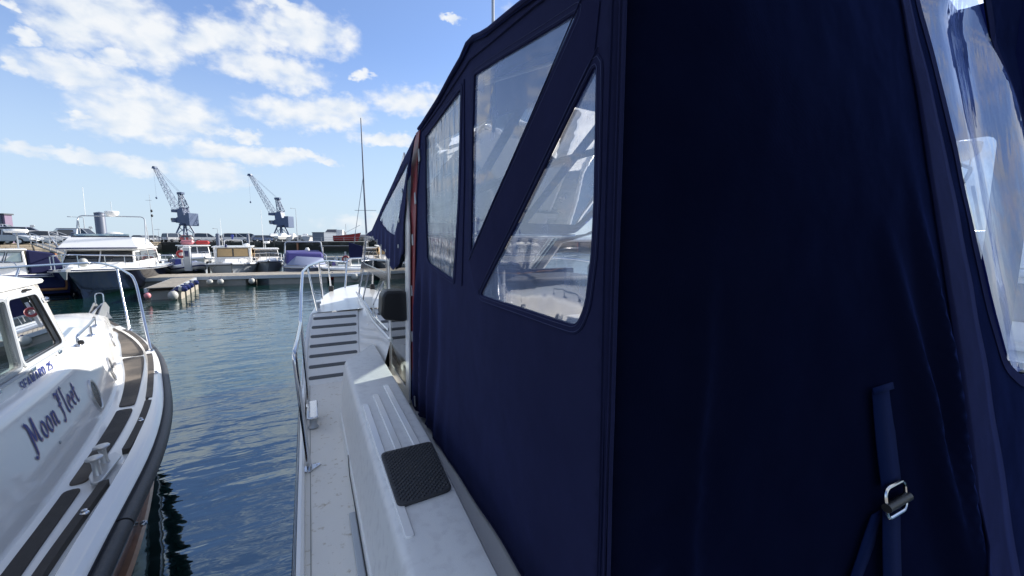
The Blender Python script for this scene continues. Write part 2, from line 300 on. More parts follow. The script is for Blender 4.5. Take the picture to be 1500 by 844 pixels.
def water_mat():
    m = bpy.data.materials.new('harbour_water'); m.use_nodes = True; t = m.node_tree; p = t.nodes['Principled BSDF']
    p.inputs['Base Color'].default_value = (0.005, 0.024, 0.022, 1); p.inputs['Roughness'].default_value = 0.012
    p.inputs['IOR'].default_value = 3.0; p.inputs['Specular Tint'].default_value = (0.74, 0.90, 1.0, 1); p.inputs['Specular IOR Level'].default_value = 0.5
    g = t.nodes.new('ShaderNodeTexCoord')
    def oct(scale, sx, sy, det, w_, rot=0.0, dist=0.3):
        mp = t.nodes.new('ShaderNodeMapping'); mp.inputs['Scale'].default_value = (sx, sy, 1); mp.inputs['Rotation'].default_value = (0, 0, rot)
        t.links.new(g.outputs['Object'], mp.inputs[0])
        n = t.nodes.new('ShaderNodeTexNoise'); n.inputs['Scale'].default_value = scale; n.inputs['Detail'].default_value = det
        n.inputs['Distortion'].default_value = dist; n.inputs['Roughness'].default_value = 0.5
        t.links.new(mp.outputs[0], n.inputs['Vector'])
        k = t.nodes.new('ShaderNodeMath'); k.operation = 'MULTIPLY'; k.inputs[1].default_value = w_; t.links.new(n.outputs[0], k.inputs[0])
        return k.outputs[0]
    hs = [oct(0.5, 0.6, 1.4, 2, 0.036, 0.25), oct(1.7, 0.55, 1.5, 2, 0.022, -0.1), oct(6.0, 0.6, 1.4, 2, 0.0042, 0.15)]
    a = hs[0]
    for h in hs[1:]:
        k = t.nodes.new('ShaderNodeMath'); k.operation = 'ADD'; t.links.new(a, k.inputs[0]); t.links.new(h, k.inputs[1]); a = k.outputs[0]
    b = t.nodes.new('ShaderNodeBump'); b.inputs['Strength'].default_value = 1.0; b.inputs['Distance'].default_value = 1.0
    t.links.new(a, b.inputs['Height']); t.links.new(b.outputs[0], p.inputs['Normal'])
    return m
M['water'] = water_mat()

# ------------------------------------------------------------------ mesh helpers
class MB:
    """collects shapes; ob() links them as ONE mesh object"""
    def __init__(s): s.v = []; s.f = []
    def add(s, vs, fs):
        o = len(s.v); s.v += [Vector(x) for x in vs]; s.f += [tuple(i + o for i in f) for f in fs]; return s
    def box(s, lo, hi, m=None):
        x0, y0, z0 = lo; x1, y1, z1 = hi
        v = [Vector(c) for c in ((x0,y0,z0),(x1,y0,z0),(x1,y1,z0),(x0,y1,z0),(x0,y0,z1),(x1,y0,z1),(x1,y1,z1),(x0,y1,z1))]
        if m: v = [m @ c for c in v]
        return s.add(v, [(3,2,1,0),(4,5,6,7),(0,1,5,4),(1,2,6,5),(2,3,7,6),(3,0,4,7)])
    def prism(s, bot, top):
        n = len(bot)
        return s.add(list(bot) + list(top), [tuple(range(n - 1, -1, -1)), tuple(range(n, 2 * n))] + [(i, (i + 1) % n, n + (i + 1) % n, n + i) for i in range(n)])
    def flat(s, poly, z0, z1):
        return s.prism([(x, y, z0) for x, y in poly], [(x, y, z1) for x, y in poly])
    def tube(s, path, r, n=10, closed=False, cap=True):
        P = [Vector(p) for p in path]; m = len(P); rr = r if isinstance(r, (list, tuple)) else [r] * m
        T = []
        for i in range(m):
            a = P[(i - 1) % m] if (closed or i > 0) else P[i]; b = P[(i + 1) % m] if (closed or i < m - 1) else P[i]
            T.append((b - a).normalized())
        u = T[0].orthogonal().normalized(); vs = []
        for i in range(m):
            u = (u - T[i] * u.dot(T[i])).normalized(); w_ = T[i].cross(u)
            for k in range(n):
                a = 2 * math.pi * k / n; vs.append(P[i] + (u * math.cos(a) + w_ * math.sin(a)) * rr[i])
        fs = []
        for i in range(m if closed else m - 1):
            j = (i + 1) % m
            for k in range(n): fs.append((i*n+k, i*n+(k+1)%n, j*n+(k+1)%n, j*n+k))
        if cap and not closed: fs += [tuple(range(n - 1, -1, -1)), tuple(range((m - 1) * n, m * n))]
        return s.add(vs, fs)
    def lathe(s, prof, c=(0,0,0), ax=(0,0,1), n=20):
        z = Vector(ax).normalized(); x = z.orthogonal().normalized(); y = z.cross(x); c = Vector(c); vs = []
        for r, h in prof:
            for k in range(n):
                a = 2 * math.pi * k / n; vs.append(c + z * h + (x * math.cos(a) + y * math.sin(a)) * max(r, 1e-4))
        fs = [(i*n+k, i*n+(k+1)%n, (i+1)*n+(k+1)%n, (i+1)*n+k) for i in range(len(prof) - 1) for k in range(n)]
        fs += [tuple(range(n - 1, -1, -1)), tuple(range((len(prof) - 1) * n, len(prof) * n))]
        return s.add(vs, fs)
    def grid(s, fn, us, vs_):
        V = [fn(a, b) for b in vs_ for a in us]; n = len(us)
        return s.add(V, [(j*n+i, j*n+i+1, (j+1)*n+i+1, (j+1)*n+i) for j in range(len(vs_) - 1) for i in range(n - 1)])
    def ball(s, c, r, n=14, sq=(1,1,1)):
        k = n // 2; c = Vector(c)
        prof = [(r * math.sin(math.pi * i / k), -r * math.cos(math.pi * i / k)) for i in range(k + 1)]
        t = MB().lathe(prof, n=n)
        return s.add([c + Vector((a.x * sq[0], a.y * sq[1], a.z * sq[2])) for a in t.v], t.f)
    def ob(s, name, m, parent=None, tf=None, smooth=False, bevel=0.0, thick=0.0, kind=None, seg=2):
        me = bpy.data.meshes.new(name)
        me.from_pydata([tf(v) if tf else v for v in s.v], [], s.f); me.validate()
        bm = bmesh.new(); bm.from_mesh(me); bmesh.ops.recalc_face_normals(bm, faces=bm.faces[:]) if not thick else None
        bm.to_mesh(me); bm.free()
        me.materials.append(M[m] if isinstance(m, str) else m)
        o = bpy.data.objects.new(name, me); COL.objects.link(o)
        if parent: o.parent = parent
        if thick:
            md = o.modifiers.new('thickness', 'SOLIDIFY'); md.thickness = thick; md.offset = 0
        if bevel:
            md = o.modifiers.new('bevel', 'BEVEL'); md.width = bevel; md.segments = seg; md.limit_method = 'ANGLE'; md.angle_limit = R(35)
        if smooth or bevel:
            for p in me.polygons: p.use_smooth = True
            if smooth != 'full':
                try:
                    me.set_sharp_from_angle(angle=R(42))
                except Exception: pass
        if kind: o['kind'] = kind
        return o

def root(name, label, cat, loc=(0,0,0), rz=0.0, group=None):
    o = bpy.data.objects.new(name, None); COL.objects.link(o); o.location = loc; o.rotation_euler = (0, 0, rz)
    o.empty_display_size = 0.2
    return tag(o, label, cat, group)
def tag(o, label, cat, group=None):
    o['label'] = label; o['category'] = cat
    if group: o['group'] = group
    return o
def struct(o): o['kind'] = 'structure'; return o
def copy_tree(o, loc=None, rz=None, label=None, swap=None):
    def cp(a, p):
        c = a.copy(); COL.objects.link(c); c.parent = p
        if a.parent: c.matrix_parent_inverse = a.matrix_parent_inverse.copy()
        if swap and a.type == 'MESH':
            for i, sl_ in enumerate(c.material_slots):
                if sl_.material and sl_.material.name in swap:
                    m_ = M[swap[sl_.material.name]]; sl_.link = 'OBJECT'; sl_.material = m_
        for ch in a.children: cp(ch, c)
        return c
    c = cp(o, None)
    if loc is not None: c.location = loc
    if rz is not None: c.rotation_euler = (0, 0, rz)
    if label: c['label'] = label
    return c

def rnd(path, r=0.1, n=5, closed=False):
    """a polyline with its inner corners rounded"""
    P = [Vector(p) for p in path]; out = [P[0]] if not closed else []
    m = len(P)
    for i in (range(m) if closed else range(1, m - 1)):
        a, b, c = P[(i - 1) % m], P[i], P[(i + 1) % m]
        d1 = min(r, (a - b).length * 0.45); d2 = min(r, (c - b).length * 0.45)
        p0 = b + (a - b).normalized() * d1; p2 = b + (c - b).normalized() * d2
        for k in range(n + 1):
            t = k / n; out.append(p0 * (1 - t) ** 2 + b * 2 * t * (1 - t) + p2 * t * t)
    if not closed: out.append(P[-1])
    return out
def lerp(x, xs, ys):
    if x <= xs[0]: return ys[0]
    for i in range(1, len(xs)):
        if x <= xs[i]:
            t = (x - xs[i-1]) / (xs[i] - xs[i-1]); return ys[i-1] + (ys[i] - ys[i-1]) * t
    return ys[-1]
def sm(x, xs, ys):
    """monotone smooth interpolation (Catmull style)"""
    if x <= xs[0]: return ys[0]
    if x >= xs[-1]: return ys[-1]
    for i in range(1, len(xs)):
        if x <= xs[i]:
            x0, x1 = xs[i-1], xs[i]; y0, y1 = ys[i-1], ys[i]; t = (x - x0) / (x1 - x0)
            s = (y1 - y0) / (x1 - x0)
            sa = s if i == 1 else 0.5 * (s + (y0 - ys[i-2]) / (x0 - xs[i-2]))
            sb = s if i == len(xs) - 1 else 0.5 * (s + (ys[i+1] - y1) / (xs[i+1] - x1))
            h = x1 - x0
            return (2*t**3-3*t*t+1)*y0 + (t**3-2*t*t+t)*h*sa + (-2*t**3+3*t*t)*y1 + (t**3-t*t)*h*sb
def frange(a, b, n): return [a + (b - a) * i / (n - 1) for i in range(n)]

def inpoly(x, y, P):
    c = False; n = len(P)
    for i in range(n):
        x1, y1 = P[i]; x2, y2 = P[(i + 1) % n]
        if (y1 > y) != (y2 > y) and x < (x2 - x1) * (y - y1) / (y2 - y1) + x1: c = not c
    return c
def densify(P, h):
    out = []
    for i in range(len(P)):
        a = Vector(P[i]); b = Vector(P[(i + 1) % len(P)]); k = max(1, int((b - a).length / h))
        out += [tuple(a + (b - a) * (j / k)) for j in range(k)]
    return out
def panel(outer, holes, h, fn, mb=None):
    """cloth panel with openings: constrained triangulation of a flat pattern, mapped by fn(a, b)"""
    mb = mb or MB()
    rings = [densify(outer, h)] + [densify(q, h * 0.6) for q in holes]
    pts = []; edges = []
    for r_ in rings:
        o = len(pts); pts += [Vector(p) for p in r_]; edges += [(o + i, o + (i + 1) % len(r_)) for i in range(len(r_))]
    x0 = min(p[0] for p in outer); x1 = max(p[0] for p in outer); y0 = min(p[1] for p in outer); y1 = max(p[1] for p in outer)
    nx = int((x1 - x0) / h); ny = int((y1 - y0) / h)
    for i in range(1, nx):
        for j in range(1, ny):
            x = x0 + i * h + (h * 0.5 if j % 2 else 0); y = y0 + j * h
            if inpoly(x, y, outer) and not any(inpoly(x, y, q) for q in holes): pts.append(Vector((x, y)))
    V, E_, F_, *_ = delaunay_2d_cdt(pts, edges, [], 0, 1e-6)
    keep = []
    for f in F_:
        cx = sum(V[i][0] for i in f) / len(f); cy = sum(V[i][1] for i in f) / len(f)
        if inpoly(cx, cy, outer) and not any(inpoly(cx, cy, q) for q in holes): keep.append(tuple(f))
    return mb.add([fn(p[0], p[1]) for p in V], keep)
def r2(P, r, n=4): return [(p.x, p.y) for p in rnd([(x, y, 0) for x, y in P], r, n, closed=True)]
def offset_poly(P, d):
    """grow (d>0) a polygon about its outline"""
    n = len(P); A = sum(P[i][0]*P[(i+1)%n][1] - P[(i+1)%n][0]*P[i][1] for i in range(n)); s = 1 if A > 0 else -1; out = []
    for i in range(n):
        a = Vector(P[(i-1)%n]); b = Vector(P[i]); c = Vector(P[(i+1)%n])
        e1 = (b - a); e2 = (c - b)
        if e1.length < 1e-6 or e2.length < 1e-6: out.append(tuple(b)); continue
        n1_ = Vector((e1.y, -e1.x)).normalized() * s; n2_ = Vector((e2.y, -e2.x)).normalized() * s
        m_ = (n1_ + n2_); m_ = m_.normalized() if m_.length > 1e-6 else n1_
        out.append(tuple(b + m_ * (d / max(0.45, m_.dot(n1_)))))
    return out

# lettering: strokes of a broad nib (u right, v up, in letter heights)
def nib(strokes, ang, wid, thin, fn, mb, out=0.0):
    nx, ny = math.cos(ang) * wid / 2, math.sin(ang) * wid / 2
    for st in strokes:
        for (x0, y0), (x1, y1) in zip(st[:-1], st[1:]):
            dx, dy = x1 - x0, y1 - y0; l_ = math.hypot(dx, dy) or 1; px, py = -dy / l_ * thin / 2, dx / l_ * thin / 2
            if px * nx + py * ny < 0: px, py = -px, -py
            ex, ey = nx + px, ny + py
            q = [(x0 - ex, y0 - ey), (x1 - ex, y1 - ey), (x1 + ex, y1 + ey), (x0 + ex, y0 + ey)]
            mb.add([fn(a, b, out) for a, b in q], [(0, 1, 2, 3)])
    return mb
def arc(cx, cy, rx, ry, a0, a1, n=8): return [(cx + rx * math.cos(R(a0 + (a1 - a0) * i / n)), cy + ry * math.sin(R(a0 + (a1 - a0) * i / n))) for i in range(n + 1)]
GLY = {  # slab serif capitals and figures: strokes, width
 'S': ([arc(.33,.74,.25,.24,20,200,7)+arc(.33,.27,.27,.25,110,-160,9),[(.57,.95),(.57,.72)],[(.06,.05),(.06,.3)]],.68),
 'E': ([[(.12,0),(.12,1)],[(0,0),(.6,0),(.6,.22)],[(0,1),(.58,1),(.58,.8)],[(.12,.52),(.42,.52)],[(.42,.4),(.42,.64)]],.68),
 'A': ([[(.08,0),(.38,1),(.68,0)],[(.2,.34),(.56,.34)],[(-.02,0),(.2,0)],[(.56,0),(.8,0)]],.82),
 'W': ([[(.08,1),(.28,0),(.48,.85),(.68,0),(.88,1)],[(-.04,1),(.2,1)],[(.76,1),(1,1)]],1.02),
 'R': ([[(.12,0),(.12,1)],[(0,0),(.26,0)],[(0,1),(.36,1)]+arc(.36,.76,.24,.24,90,-90,7)+[(.12,.52)],[(.36,.52),(.62,0),(.76,0)]],.78),
 'D': ([[(.12,0),(.12,1)],[(0,0),(.3,0)]+arc(.3,.5,.36,.5,-90,90,10)+[(0,1)]],.78),
 '2': ([arc(.3,.72,.24,.26,170,-30,8)+[(.06,.03),(.58,.03),(.58,.18)]],.66),
 '5': ([[(.52,1),(.14,1),(.1,.55)]+arc(.3,.32,.27,.3,120,-160,10)],.66),
 ' ': ([], .4)}
SCR = {  # broad pen letters with curled feet
 'M': ([[(-.16,-.22),(-.06,-.3),(.06,-.2),(.1,.1),(.1,.75),(.0,.92),(-.1,.84)],[(.1,.86),(.34,.18)],[(.34,.18),(.56,.95)],[(.56,.95),(.58,.2),(.66,.04),(.76,.12)]],.86),
 'o': ([arc(.2,.28,.17,.28,60,420,12)],.47),
 'n': ([[(0,.5),(.08,.56),(.1,.02)],[(.1,.4),(.22,.56),(.34,.48),(.34,.1),(.4,.0),(.48,.08)]],.56),
 'F': ([[(-.12,.86),(.0,1.0),(.2,.92),(.44,1.02)],[(.16,.92),(.14,.5),(.16,.12),(.04,-.14),(-.1,-.1)],[(-.06,.5),(.3,.54)],[(.3,.92),(.27,.66)]],.52),
 'l': ([[(.02,.98),(.1,1.05),(.1,.1),(.18,-.02),(.26,.06)]],.32),
 'e': ([[(.06,.28),(.3,.36)]+arc(.2,.3,.15,.28,10,300,10)],.43),
 't': ([[(.1,.85),(.1,.12),(.18,-.02),(.28,.06)],[(-.04,.58),(.26,.6)]],.32), ' ': ([], .3)}
def write(text, G, h, fn, ang, wid, thin, mb, slant=0.0, gap=0.08, dx=0.0, dy=0.0, out=0.0):
    x = 0.0
    for ch in text:
        st, wd = G[ch]
        nib([[(h * (x + a + slant * b) + dx, h * b + dy) for a, b in s_] for s_ in st], ang, wid * h, thin * h, fn, mb, out)
        x += wd + gap
    return x * h
FWD = Vector((math.sin(YAW) * math.cos(PITCH), math.cos(YAW) * math.cos(PITCH), -math.sin(PITCH)))
RGT = Vector((math.cos(YAW), -math.sin(YAW), 0)); UPV = RGT.cross(FWD)
def at(px, d, z=None, py=None):
    """a surveyed place: bearing px (photo column), depth d along the view, height z above water or the height seen at photo row py"""
    u = (px - 750) / FPX
    hz = FWD.z and (FWD * d + RGT * (u * d))
    if py is not None:
        p = FWD * d + RGT * (u * d) + UPV * (-(py - 422) / FPX * d); return Vector((p.x, p.y, p.z + EYE))
    # row of that height at this depth
    k = (z - EYE - FWD.z * d) / UPV.z
    p = FWD * d + RGT * (u * d) + UPV * k
    return Vector((p.x, p.y, z))

# ================================================================== the setting
wt_ = MB().grid(lambda a, b: (a, b, 0), [-4500, -600, -120, -40, -10, 10, 40, 120, 600, 4500], [-1500, -200, -30, 0, 30, 60, 120, 600, 5000])
struct(wt_.ob('water', 'water'))
sb = MB().box((-4500, -1500, -9), (4500, 5000, -8)).ob('seabed', 'concrete'); struct(sb)

QZ = EYE - 0.42                                     # quay top, just below the eye
QA, QB, QC = at(-420, 42, QZ), at(236, 86, QZ), at(1500, 130, QZ)
def wall_block(p, q, th, z0, z1):
    d = Vector((q.x - p.x, q.y - p.y, 0)).normalized(); n_ = Vector((-d.y, d.x, 0))
    return [(p.x, p.y), (q.x, q.y), (q.x + n_.x * th, q.y + n_.y * th), (p.x + n_.x * th, p.y + n_.y * th)]
def quay_wall(a, b, m, label):
    d = (b - a); L_ = d.length; ang = math.atan2(d.y, d.x)
    r_ = root('quay_wall', label, 'harbour wall', (a.x, a.y, 0), ang)
    mb = MB(); n = int(L_ / 2.2)
    # battered wall face with uneven courses
    rnd_ = random.Random(7)
    mb.grid(lambda x, z: (x, 0.10 * (QZ - z) * -1 + 0.06 * noise.noise(Vector((x * 0.8, z * 2, 3))), z), frange(0, L_, n * 2), frange(-1.5, QZ - 0.25, 8))
    mb.ob('wall_face', m, r_)
    cp = MB()
    for i in range(n):
        x0 = L_ * i / n + 0.02; x1 = L_ * (i + 1) / n - 0.02; dz = rnd_.uniform(-0.012, 0.012)
        cp.box((x0, -0.12 + rnd_.uniform(-.015, .015), QZ - 0.27), (x1, 0.75, QZ + dz))
    cp.ob('coping_stones', m, r_, kind='stuff')
    # timber rubbing posts and a steel ladder down the face
    for k in range(3, n, 9):
        MB().box((L_ * k / n, -0.50, -1.0), (L_ * k / n + 0.3, -0.02, QZ - 0.3)).ob('rubbing_post', 'wood', r_)
    ra = MB()
    ra.tube([(0, 0.5, QZ + 1.0), (L_, 0.5, QZ + 1.0)], 0.03, 6); ra.tube([(0, 0.5, QZ + 0.55), (L_, 0.5, QZ + 0.55)], 0.025, 6)
    for k in range(int(L_ / 2.4)): ra.tube([(0.2 + k * 2.4, 0.5, QZ - 0.02), (0.2 + k * 2.4, 0.5, QZ + 1.03)], 0.035, 6)
    ra.ob('railing', 'galv', r_)
    return r_
quay_wall(QA, QB, 'stone_lit', 'sunlit tan granite harbour wall topped by a railing, on the left below the parked vans')
quay_wall(QB, QC, 'stone_dark', 'long dark weed-stained harbour wall behind the moored boats')
back = [(-2500, 2600), (-2500, -200)]
poly = [(QC.x, QC.y + .6), (QB.x + .2, QB.y + .75), (QA.x - .6, QA.y + .3), (-900, -60), (-2500, 400), (-2500, 1200), (1400, 1200), (1400, 140)]
struct(MB().flat(poly, -3, QZ - 0.05).ob('quay_ground', 'tarmac'))
# low far hills behind the sheds
hb = MB()
hb.grid(lambda a, k: (a, 900 + 60 * k, QZ + (0 if k != 1 else max(0.3, 5 + 5 * noise.noise(Vector((a * .006, 0, 1)))))), frange(-900, 1300, 60), [0, 1, 2])
struct(hb.ob('far_hills', mat('hazy_land', (0.24, 0.28, 0.32), 0.9)))

# ================================================================== own cruiser (the big one on the right)
OX, OY = 2.05, 4.4
own = root('motor_cruiser', 'large cruiser with navy canvas enclosure and white side deck, at the right of the photo', 'motor boat', (OX, OY, 0))
OF = lambda v: Vector((v[0] - OX, v[1] - OY, v[2] + EYE))
def O(mb, name, m, parent=own, **k): return mb.ob(name, m, parent, tf=OF, **k)
def OC(mb, name, m, parent, **k):       # child of a part: parts sit at the root's origin, so the same frame
    return mb.ob(name, m, parent, tf=OF, **k)
YS = [0.3, 1.5, 3.0, 4.5, 5.2, 5.75, 6.7, 7.3, 7.7, 8.0, 8.35, 8.6, 8.75]
XS = [-.12, -.13, -.14, -.14, -.10, -.02, .09, .20, .34, .52, .95, 1.5, 2.05]
def xl(y): return sm(y, YS, XS)
def zg(y): return lerp(y, [0, 4.6, 5.6, 8.75], [-1.48, -1.48, -.93, -.86])
ys = frange(.3, 4.4, 12) + frange(4.6, 8.3, 24) + [8.4, 8.5, 8.6, 8.68, 8.73, 8.75]
# hull: rings from port gunwale under the keel to starboard
prof = [(0, 0), (-.012, -.05), (-.012, -.09), (.012, -.11), (.012, -.13), (-.006, -.14), (-.006, -.30), (.05, -.62), (.10, -.86), (.35, -1.25), (None, -1.6)]
def ring(y):
    x0 = xl(y); out = []
    for sx in (1, -1):
        pts = []
        for dx, dz in prof:
            f = max(0, (y - 6.2) / 2.55)
            yy = y - f * abs(dz) * 0.7
            if dx is None: x = 2.05
            else: x = x0 + (dx * (1 + 3 * f))
            x = min(x, 2.05)
            z = max(zg(y) + dz, -EYE - .6) if dx is not None else -EYE - .7
            if dz < -.8: z = -EYE + (dz + .86) * 1.2
            pts.append((x if sx == 1 else 4.1 - x, yy, z))
        out += pts if sx == 1 else pts[:-1][::-1]
    return out
hm = MB(); rr_ = [ring(y) for y in ys]; n = len(rr_[0])
vs_ = [p for r_ in rr_ for p in r_]
hm.add(vs_, [(j*n+i, j*n+i+1, (j+1)*n+i+1, (j+1)*n+i) for j in range(len(rr_) - 1) for i in range(n - 1)] + [tuple(range(n))])
O(hm, 'hull', 'gelcoat_clean', smooth=True)
# bright rubbing strips along the topsides
rs = MB()
for dz in (-.075, -.12): rs.tube([(xl(y) - .014, y, zg(y) + dz) for y in ys if y < 8.2], .007, 6)
O(rs, 'rubbing_strip', 'steel')
# gunwale capping: raised lip round the deck edge
cap = MB()
for s_ in (1, -1):
    cap.grid(lambda k, y: ((xl(y) + [0, .004, .022, .036, .040][int(k)]) * s_ + (4.1 if s_ < 0 else 0), y, zg(y) + [-.02, .012, .016, .008, -.02][int(k)]), [0, 1, 2, 3, 4], [y for y in ys if y <= 8.5])
O(cap, 'gunwale', 'gelcoat_clean', smooth=True)
# side deck and aft deck
sdk = MB().grid(lambda x, y: (x, y, -1.50 + .004 * noise.noise(Vector((x * 3, y * 3, 0)))), [-.10, -.085, -.06, 0, .1, .2, .3, .45, .64], frange(.3, 4.62, 30))
O(sdk, 'side_deck', 'deck', smooth=True)
O(MB().box((-.072, .3, -1.4985), (-.068, 4.6, -1.4965)), 'deck_seam', 'concrete')
O(MB().grid(lambda x, y: (x, y, -1.50), [.64, 2, 3.4, 4.2], [.3, 2, 4.6]), 'cockpit_sole', 'deck')
# ramp up to the foredeck
RB, RT = 4.6, 5.60
def rampx(y): return (xl(y) + .038, .42 + (y - RB) * .10)
def ramp(f, y):
    a, b = rampx(y); t = (y - RB) / (RT - RB); s_ = max(0, min(1, t))
    z = -1.5 + .59 * s_
    return (a + (b - a) * f, y, z)
O(MB().grid(ramp, frange(0, 1, 7), frange(RB, RT, 14)), 'ramp', 'gelcoat', smooth=True)
def fdz(x, y):   # foredeck crown
    return -.91 + .03 * (1 - ((x - 2.05) / 2.1) ** 2) + (y - 5.6) * .018
fd = MB().grid(lambda f, y: ((lambda a: (a + (4.1 - 2 * a) * f, y, fdz(a + (4.1 - 2 * a) * f, y) + .006))(xl(y) + .03)), frange(0, 1, 15), [y for y in frange(5.6, 8.6, 26)])
O(fd, 'foredeck', 'gelcoat', smooth=True)
# seven grip strips set in the ramp
rp = MB
for i in range(7):
    y = 4.66 + i * .138
    a, b = rampx(y); m_ = MB()
    def cap_pts(y0):
        a0, b0 = a + .035, b - .035; r_ = .018; P = []
        for k in range(7): t = math.pi * (0.5 + k / 6); P.append((a0 + r_ * math.cos(t) + .0, y0 + r_ * math.sin(t)))
        for k in range(7): t = math.pi * (-.5 + k / 6); P.append((b0 + r_ * math.cos(t), y0 + r_ * math.sin(t)))
        return P
    P = cap_pts(y + .02)
    zz = lambda yy, o: -1.5 + .59 * (yy - RB) / (RT - RB) + o
    m_.prism([(px, py, zz(py, -.004)) for px, py in P], [(px, py, zz(py, .009)) for px, py in P])
    O(m_, 'grip_strip', 'grip', bevel=.003)
# boxed coaming beside the enclosure
cb = MB()
def cx0(z): return .238 - (.10 * ((-1.05 - z) / .45) ** 0.8 if z < -1.05 else 0)
secs = [(-.2, 0), (.5, 0), (1.5, 0), (2.5, 0), (3.3, 0), (3.62, 0)]
prof2 = [(-1.50, .150), (-1.49, .152), (-1.42, .158), (-1.415, .166), (-1.2, .196), (-1.10, .2135), (-1.082, .217), (-1.064, .224), (-1.053, .236), (-1.05, .250), (-1.05, .28)]
def cring(y, dy_in=0.0):
    P = [(x, y + (x - .2) * dy_in, z) for z, x in prof2]
    xr = lerp(y, [1.0, 2.0, 4.0], [.482, .528, .545])
    P += [(.38, y + .18 * dy_in, -1.05)] + [(xr + dx, y + (xr + dx - .2) * dy_in, z) for dx, z in ((-.025, -1.05), (-.008, -1.054), (0, -1.066), (.002, -1.09), (.004, -1.27))]
    return P
rg = [cring(y) for y in frange(.3, 3.2, 14)] + [cring(3.45, .8), cring(3.70, 1.75)]
fr_ = [(x + .01, y + .035, z - .012 if z > -1.3 else z) for x, y, z in rg[-1]]; fr2 = [(x + .03, y + .10, min(z, -1.12) if z > -1.3 else z) for x, y, z in rg[-1]]; fr3 = [(x + .05, y + .20, -1.5) for x, y, z in rg[-1]]
rg += [fr_, fr2, fr3]; n = len(rg[0])
cb.add([p for r_ in rg for p in r_], [(j*n+i, j*n+i+1, (j+1)*n+i+1, (j+1)*n+i) for j in range(len(rg) - 1) for i in range(n - 1)] + [tuple(range(n))])
O(cb, 'coaming_box', 'mould', smooth=True)
# seam line of the locker lid on the coaming's side
O(MB().tube([(.151, .35, -1.455), (.151, 2.6, -1.455), (.157, 2.75, -1.40)], .003, 5), 'locker_seam', 'black')
O(MB().box((.118, .4, -1.5), (.150, 2.25, -1.475)), 'drain_channel', 'gelcoat_grey', bevel=.004)
for x0, ya, yb in ((.268, 1.36, 2.67), (.352, 1.75, 2.82), (.445, 1.75, 2.98)):
    P = [(x0 - .017, ya), (x0 + .017, ya), (x0 + .019, yb), (x0 - .019, yb)]
    O(MB().flat(r2(P, .016), -1.053, -1.043), 'raised_rib', 'gelcoat_clean', bevel=.003)
# black diamond tread pad stuck on top of the coaming
PD = [(.258, 1.535), (.487, 1.555), (.515, 1.995), (.258, 1.985)]
pad = O(MB().flat(r2(PD, .035, 5), -1.049, -1.034), 'tread_pad', 'rubber', bevel=.002)
dm = MB(); ppi = r2([(x + (.01 if x < .4 else -.01), y + (.01 if y < 1.8 else -.01)) for x, y in PD], .03, 4)
for i in range(-2, 26):
    for j in range(-2, 44):
        cx = .25 + i * .0225 + (.01125 if j % 2 else 0); cy = 1.53 + j * .0125
        if not inpoly(cx, cy, ppi): continue
        a, b = .0088, .0092
        b1 = [(cx - a, cy, -1.035), (cx, cy - b, -1.035), (cx + a, cy, -1.035), (cx, cy + b, -1.035)]
        b2 = [(cx - a * .6, cy, -1.0305), (cx, cy - b * .6, -1.0305), (cx + a * .6, cy, -1.0305), (cx, cy + b * .6, -1.0305)]
        dm.prism(b1, b2)
OC(dm, 'tread_diamonds', 'rubber', pad, kind='stuff')
# channel between coaming and enclosure
O(MB().grid(lambda x, y: (x, y, -1.255), [.515, .6, .72], frange(.3, 4.0, 10)), 'gutter', 'gelcoat')
O(MB().box((.675, .82, -1.27), (.70, 3.6, -1.08)), 'light_stop_board', 'gelcoat_grey', bevel=.005)  # board added unseen behind the curtain to stop sun leaking under its hem
# --- wheelhouse side, windows, sill
lo_ = [(2.95, -1.24), (4.3, -1.30), (6.6, -1.30), (6.60, -.80), (5.75, -.52), (5.30, .06), (4.7, .09), (2.72, .66), (2.62, .66), (2.9, -.1)]
# lower wall between ramp and sill
sill = lambda y: lerp(y, [2.9, 3.8, 4.9, 6.6], [-.90, -.90, -.93, -.79])
wl = MB()
def wallp(t, y):
    xb = .42 + max(0, y - RB) * .10 if y > 3.9 else .50; zb = lerp(y, [4.6, 5.6], [-1.5, -.91]) - .01
    if y < RB: xb = .44
    zt = sill(y); return (xb + (.62 - xb) * t, y, zb + (zt - zb) * t)
wl.grid(wallp, frange(0, 1, 6), frange(3.75, 6.62, 20))
O(wl, 'cabin_side', 'gelcoat_clean', smooth=True)
O(MB().tube([(.612, y, sill(y)) for y in frange(3.74, 6.62, 14)], .016, 8), 'sill_trim', 'gelcoat_clean', smooth=True)
def plane_side(a, b, x=.62): return (x, a, b)
# the raked window wall: one frame and its glass
GF = [(3.84, -.90), (4.9, -.915), (6.52, -.80), (5.36, .04), (4.72, .07), (3.20, .10), (3.20, -.2), (3.78, -.35)]
GF = [(3.80, -.88), (4.9, -.905), (6.50, -.79), (5.36, .04), (4.70, .08), (3.80, .10)]
holes = [[(3.86, -.84), (4.86, -.865), (4.86, -.74), (4.05, -.39), (3.86, -.38)],
         [(4.95, -.86), (5.88, -.80), (5.10, -.375), (4.20, -.38), (4.92, -.70)],
         [(5.98, -.80), (6.36, -.77), (5.68, -.375), (5.22, -.375)],
         [(3.86, -.30), (5.60, -.30), (5.32, -.01), (4.70, .03), (3.86, .04)]]
def thick_panel(outer, holes_, x0, x1, h, mb=None):
    mb = mb or MB()
    panel(outer, holes_, h, lambda a, b: (x0, a, b), mb); panel(outer, holes_, h, lambda a, b: (x1, a, b), mb)
    for r_ in [outer] + holes_:
        k = len(r_); mb.add([(x0, a, b) for a, b in r_] + [(x1, a, b) for a, b in r_], [(i, (i+1) % k, k + (i+1) % k, k + i) for i in range(k)])
    return mb
wf = O(thick_panel(GF, holes, .614, .632, .3), 'window_frame', 'steel')
